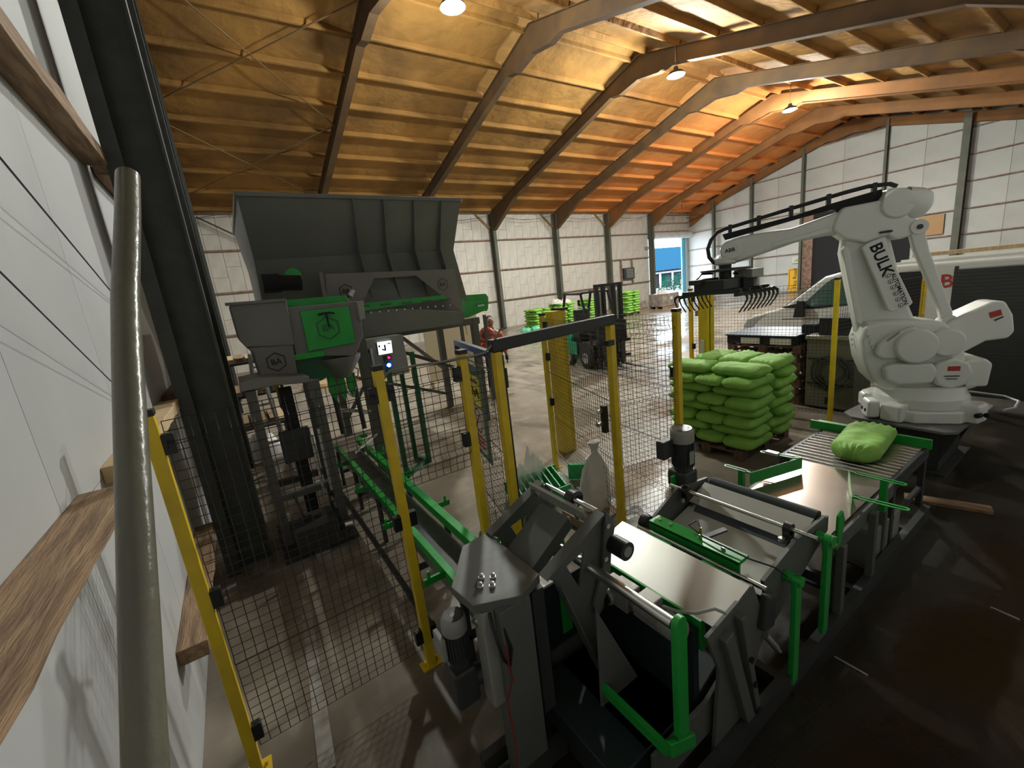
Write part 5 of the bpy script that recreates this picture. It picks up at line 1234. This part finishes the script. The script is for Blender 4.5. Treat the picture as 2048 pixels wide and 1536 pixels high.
# ------------------------------------------------------------------ white van (side plane x = 11.2)
t = thing('white_van', 'white panel van parked behind the fence, nose towards the doorway', 'van', (12.1, 3.2, 0))
vx = 11.2
prof = [(5.95,.35), (6.02,.62), (5.92,.92), (5.70,1.08), (5.10,1.24), (4.98,1.28), (4.15,1.93), (3.85,2.0), (3.3,2.05), (-.2,2.02), (-.3,1.9), (-.3,.35)]
G().prism([(vx, y, z) for y, z in prof], (1.95,0,0)).build('body_shell', whitev, t, bevel=.07, seg=3)
def vpanel(name, m, poly, d=-.012, th=.02, bevel=.004): return G().prism([(vx+d, y, z) for y, z in poly], (th,0,0)).build(name, m, t, bevel=bevel)
vpanel('window_surround', blk, [(5.05,1.27), (4.42,1.42), (4.02,1.86), (3.75,1.93), (3.22,1.95), (3.10,1.86), (3.16,1.46), (3.30,1.32), (4.35,1.22)], -.006)
vpanel('side_window', glass, [(4.52,1.37), (4.08,1.82), (3.95,1.86), (3.93,1.30), (4.40,1.28)])
vpanel('side_window', glass, [(3.88,1.87), (3.60,1.90), (3.24,1.90), (3.18,1.84), (3.24,1.46), (3.40,1.32), (3.88,1.30)])
G().prism([(vx+.06,4.93,1.30), (vx+.06,4.18,1.90), (vx+1.89,4.18,1.90), (vx+1.89,4.93,1.30)], (0,.02,.02)).build('windscreen', glass, t)
vpanel('headlamp', mat('lamp_glass', (.35,.36,.35), .15, coat=1), [(5.93,.80), (5.83,.98), (5.35,1.12), (5.55,.98), (5.72,.78)])
vpanel('door_handle', blackp, [(3.08,1.15), (3.30,1.13), (3.30,1.17), (3.08,1.19)], -.03)
G().prism([(vx-.22,4.68,1.05), (vx-.22,4.45,1.05), (vx-.22,4.47,1.42), (vx-.22,4.60,1.45)], (.12,0,0)).build('wing_mirror', blackp, t, bevel=.02)
G().bar((vx-.12,4.55,1.15), (vx+.02,4.60,1.12), .06, .06).build('mirror_arm', blackp, t)
vpanel('open_side_door', blk, [(2.90,.45), (2.90,1.90), (2.48,1.90), (2.48,.45)])
vpanel('sill_line', dark, [(5.0,.98), (3.0,1.02), (3.0,1.035), (5.0,.995)], -.003, .004, 0)
for y in (5.15, .55): wheel(t, (vx+.14,y,.34), .34, .22)
G().prism([(vx-.01,5.98,.30), (vx-.01,5.98,.62), (vx-.01,5.72,.62), (vx-.01,5.60,.30)], (1.97,0,0)).build('bumper', mat('bumper_grey', (.06,.06,.06), .6), t, bevel=.03)
G().bx(vx+.1, vx+.14, -.1, 3.3, 2.05, 2.09).bx(vx+1.7, vx+1.74, -.1, 3.3, 2.05, 2.09).build('roof_rail', whitev, t)
textobj('lettering', 'B', .34, red, t, frameM((vx-.014, 2.19, 1.68), (0,-1,0), (0,0,1)), .002)
o = G().prism([(11.4,2.75,2.16), (11.6,2.75,2.16), (11.6,.2,2.16), (11.4,.2,2.16)], (0,0,.07)).build('timber_plank', timberL, loc=(11.5,1.5,2.16)); tag(o, 'pale new timber plank lying on the van roof', 'plank')
# far gable: dark doorway and the yellow sign
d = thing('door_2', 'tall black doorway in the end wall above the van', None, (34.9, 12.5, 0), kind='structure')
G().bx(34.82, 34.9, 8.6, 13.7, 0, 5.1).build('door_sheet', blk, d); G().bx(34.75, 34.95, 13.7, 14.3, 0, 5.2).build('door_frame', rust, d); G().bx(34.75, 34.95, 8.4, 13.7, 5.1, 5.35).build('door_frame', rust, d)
t = thing('road_sign', 'yellow and black road works sign leaning on the end wall', 'sign', (34.7, 14.7, .2))
G().bx(34.66, 34.70, 14.45, 15.15, .0, 1.6).build('sign_panel', mat('sign_amber', (.75,.42,.03), .4), t); g = G().bx(34.655,34.66,15.05,15.08,.1,1.5).bx(34.655,34.66,14.55,15.08,1.47,1.5); g.build('sign_border', blk, t)
textobj('lettering', 'This Road', .36, blk, t, frameM((34.65, 14.68, .85), (0,0,1), (0,1,0)), .002)
t = thing('safety_notice', 'small white notice with a green and yellow mark on the end wall', 'sign', (34.85, 14.75, 2.1))
G().bx(34.86, 34.90, 14.4, 15.0, 1.95, 2.4).build('notice_sheet', signw, t); G().prism([(34.855,14.5,2.05), (34.855,14.9,2.05), (34.855,14.7,2.25)], (.005,0,0)).build('notice_mark', mat('leaf_green', (.3,.42,.1), .5), t)
o = G().bx(34.85, 34.93, 7.2, 8.3, 2.75, 3.85).build('plywood_sheet', mat('plywood', (.42,.24,.10), .6), loc=(34.8,7.8,2.6)); tag(o, 'brown plywood panel fixed on the end wall above the van', 'panel')

# ------------------------------------------------------------------ pallets and cabinet behind the fence
pb = mat('brown_pallet_wood', (.22,.12,.07), .8, col2=(.12,.07,.05), nscale=4, stretch=(1,6,1))
for k in range(7):
    pallet(8.15, 3.75, .145*k+.0, f'{ORD[k]} pallet of the brown pile behind the robot stack', 'brown pallets behind the fence', pb, 1.0, 1.2, rz=.04*(-1)**k)
t = thing('blue_sheet', 'dark blue sheet lying over the pallet pile beside the van', 'sheet', (8.1, 3.9, 1.02))
G().bx(7.62, 8.66, 3.2, 4.34, 1.015, 1.16).build('black_crate', blk, t, bevel=.01); G().bx(7.60, 8.68, 3.18, 4.36, 1.16, 1.18).build('sheet', mat('navy_sheet', (.03,.07,.15), .3), t)
for y in (3.25, 3.75): G().bx(7.59, 7.62, y, y+.32, 1.03, 1.13).build('white_label', signw, t)
o = G().prism([(7.95,3.0,1.03), (8.3,3.0,1.03), (8.3,3.25,1.03), (7.95,3.25,1.03)], (0,0,.30)).build('black_tub', blk, loc=(8.1,3.1,1.0), bevel=.03); tag(o, 'small black tub on the pallet pile next to the blue sheet', 'tub')
t = thing('compressor_cabinet', 'khaki grey cabinet with a big round hose reel behind the yellow fence post', 'cabinet', (7.95, 2.55, 0))
kh = mat('khaki_cabinet', (.13,.125,.085), .5)
G().bx(7.62, 8.3, 2.36, 3.02, .04, 1.14).build('cabinet_body', kh, t, bevel=.012); G().bx(7.60, 8.32, 2.35, 3.04, 1.14, 1.19).build('cabinet_lid', mat('khaki_lid', (.22,.21,.16), .5), t)
G().bx(7.60, 7.62, 2.38, 3.0, .82, .84).bx(7.60, 7.62, 2.38, 3.0, .42, .44).build('door_seam', blk, t)
for k in range(3): G().lathe([(.26-.05*k,0),(.28-.05*k,.0),(.28-.05*k,.03),(.26-.05*k,.03)], (7.60,2.66,.62), (-1,0,0), 32).build('hose_coil', dark, t)
o = G().bx(7.7, 8.25, 2.38, 2.9, 1.19, 1.46).build('black_box', blk, loc=(7.95,2.5,1.19), bevel=.015); tag(o, 'black plastic box on top of the khaki cabinet', 'box')
# ------------------------------------------------------------------ left background: ladder, racks, timber
t = thing('step_ladder', 'aluminium step ladder standing behind the bagging machine', 'ladder', (-.15, 7.6, 0))
for x0, x1, y0, y1 in ((0.02,0.20,7.3,7.8), (0.40,0.28,7.3,7.8), (0.02,0.20,8.3,7.82), (0.40,0.28,8.3,7.82)): G().bar((x0,y0,0), (x1,y1,1.9), .04, .06).build('stile', zinc, t)
for k in range(6): f = (k+.8)/6.5; G().bar((.02+.18*f,7.3+.5*f,1.9*f), (.40-.12*f,7.3+.5*f,1.9*f), .08, .025).build('tread', zinc, t)
t = thing('storage_rack', 'dark steel rack of timber offcuts along the white end wall', 'shelving', (.1, 9.4, 0))
for x, y in ((-.2,8.9), (.6,8.9), (-.2,10.2), (.6,10.2)): G().bx(x-.03, x+.03, y-.03, y+.03, 0, 2.0).build('upright', dark, t)
for z in (.5, 1.1, 1.7): G().bx(-.22, .62, 8.88, 10.22, z-.04, z).build('shelf', dark, t)
rk = random.Random(9)
for z in (1.10, 1.70, .50):
    for k in range(5):
        x = -.15+k*.15
        o = G().bx(x, x+.11, 8.9+rk.uniform(0,.1), 10.0, z, z+rk.uniform(.05,.11)).build('timber_offcut', timberL if (k+int(z*10)) % 2 else timber, loc=(x,9.4,z)); tag(o, f"timber offcut on the {'middle' if z==1.1 else 'top' if z>1.5 else 'bottom'} shelf of the dark rack, {['nearest the white wall','second from the white wall','middle one','second from the open side','nearest the open side'][k]}", 'timber', 'timber offcuts on the rack')
yb = mat('yellow_dull', (.4,.28,.03), .5)
t = thing('yellow_frame', 'yellow tubular trolley frame behind the bag closing stand', 'trolley', (.35, 7.4, 0))
for a, b in (((.10,6.9,0), (.05,6.9,1.5)), ((.55,6.9,0), (.40,6.9,1.5)), ((.10,7.7,0), (.05,6.95,1.45)), ((.62,7.7,0), (.42,6.95,1.45)), ((.05,6.9,1.5), (.4,6.9,1.5))): G().bar(a, b, .05, .05).build('frame_tube', yb, t)
o = crumple('white_sack', (.1,8.6,.0), (.6,.5,.5), 51, sackm, 'plump white sack on the floor behind the step ladder', 'sack', n=12, amp=.4)
t = thing('timber_stack', 'low stack of boards on the floor along the far wall behind the hopper', 'timber', (3.5, 14.6, 0))
for k in range(6): G().bx(1.6, 5.2, 14.4+.26*(k % 3), 14.64+.26*(k % 3), .0+.09*(k//3), .08+.09*(k//3)).build('board', timberL, t)

# ------------------------------------------------------------------ yard seen through the roller door
t = thing('yard_building', 'long building with a blue roof beyond the roller door', 'building', (46, 46, 0))
G().prism([(34,42,2.6), (90,42,2.6), (90,54,6.6), (34,54,6.4)], (0,.3,.3)).build('roof', mat('blue_roof', (.008,.03,.05), .9, spec=0), t)
G().bx(34, 90, 42.3, 54, 0, 2.6).build('wall', mat('yard_wall', (.02,.018,.02), .9, spec=0), t)
for k in range(17): G().bx(35+k*3, 36.6+k*3, 42.2, 42.35, .2, 1.9).build('window', mat('green_shutter', (.004,.024,.018), .9, spec=0), t)
for k in range(18): G().bx(34.4+k*3, 34.6+k*3, 41.9, 42.1, 0, 2.2).build('post', signw, t)
G().bx(34, 90, 41.7, 42.2, 2.1, 2.35).build('gutter', dark, t)
lf_ = mat('shrub_leaf', (.008,.024,.018), .9, spec=0, col2=(.016,.04,.032), nscale=3)
g = G(); rs = random.Random(5)
for k in range(1500):
    a = rs.uniform(0, 2*PI); r = rs.random()**.5; x = 46.6+3.0*r*math.cos(a); y = 33+1.8*r*math.sin(a); z = rs.uniform(.05, 1.9*(1-r*r)+.15)
    d = Vector((rs.uniform(-1,1), rs.uniform(-1,1), rs.uniform(-.3,1))).normalized(); e = d.orthogonal().normalized()*.05; p = Vector((x,y,z))
    g.add([p, p+d*.14+e, p+d*.28, p+d*.14-e], [(0,1,2,3)])
t = thing('shrub', 'leafy shrub in the yard in front of the blue roofed building', 'shrub', (47.5, 33, 0)); o = g.build('foliage', lf_, t, smooth=0); o['kind'] = 'stuff'
G().cyl((47.5,33,0), (47.6,33,1.2), .06, n=8).build('stem', timber, t)
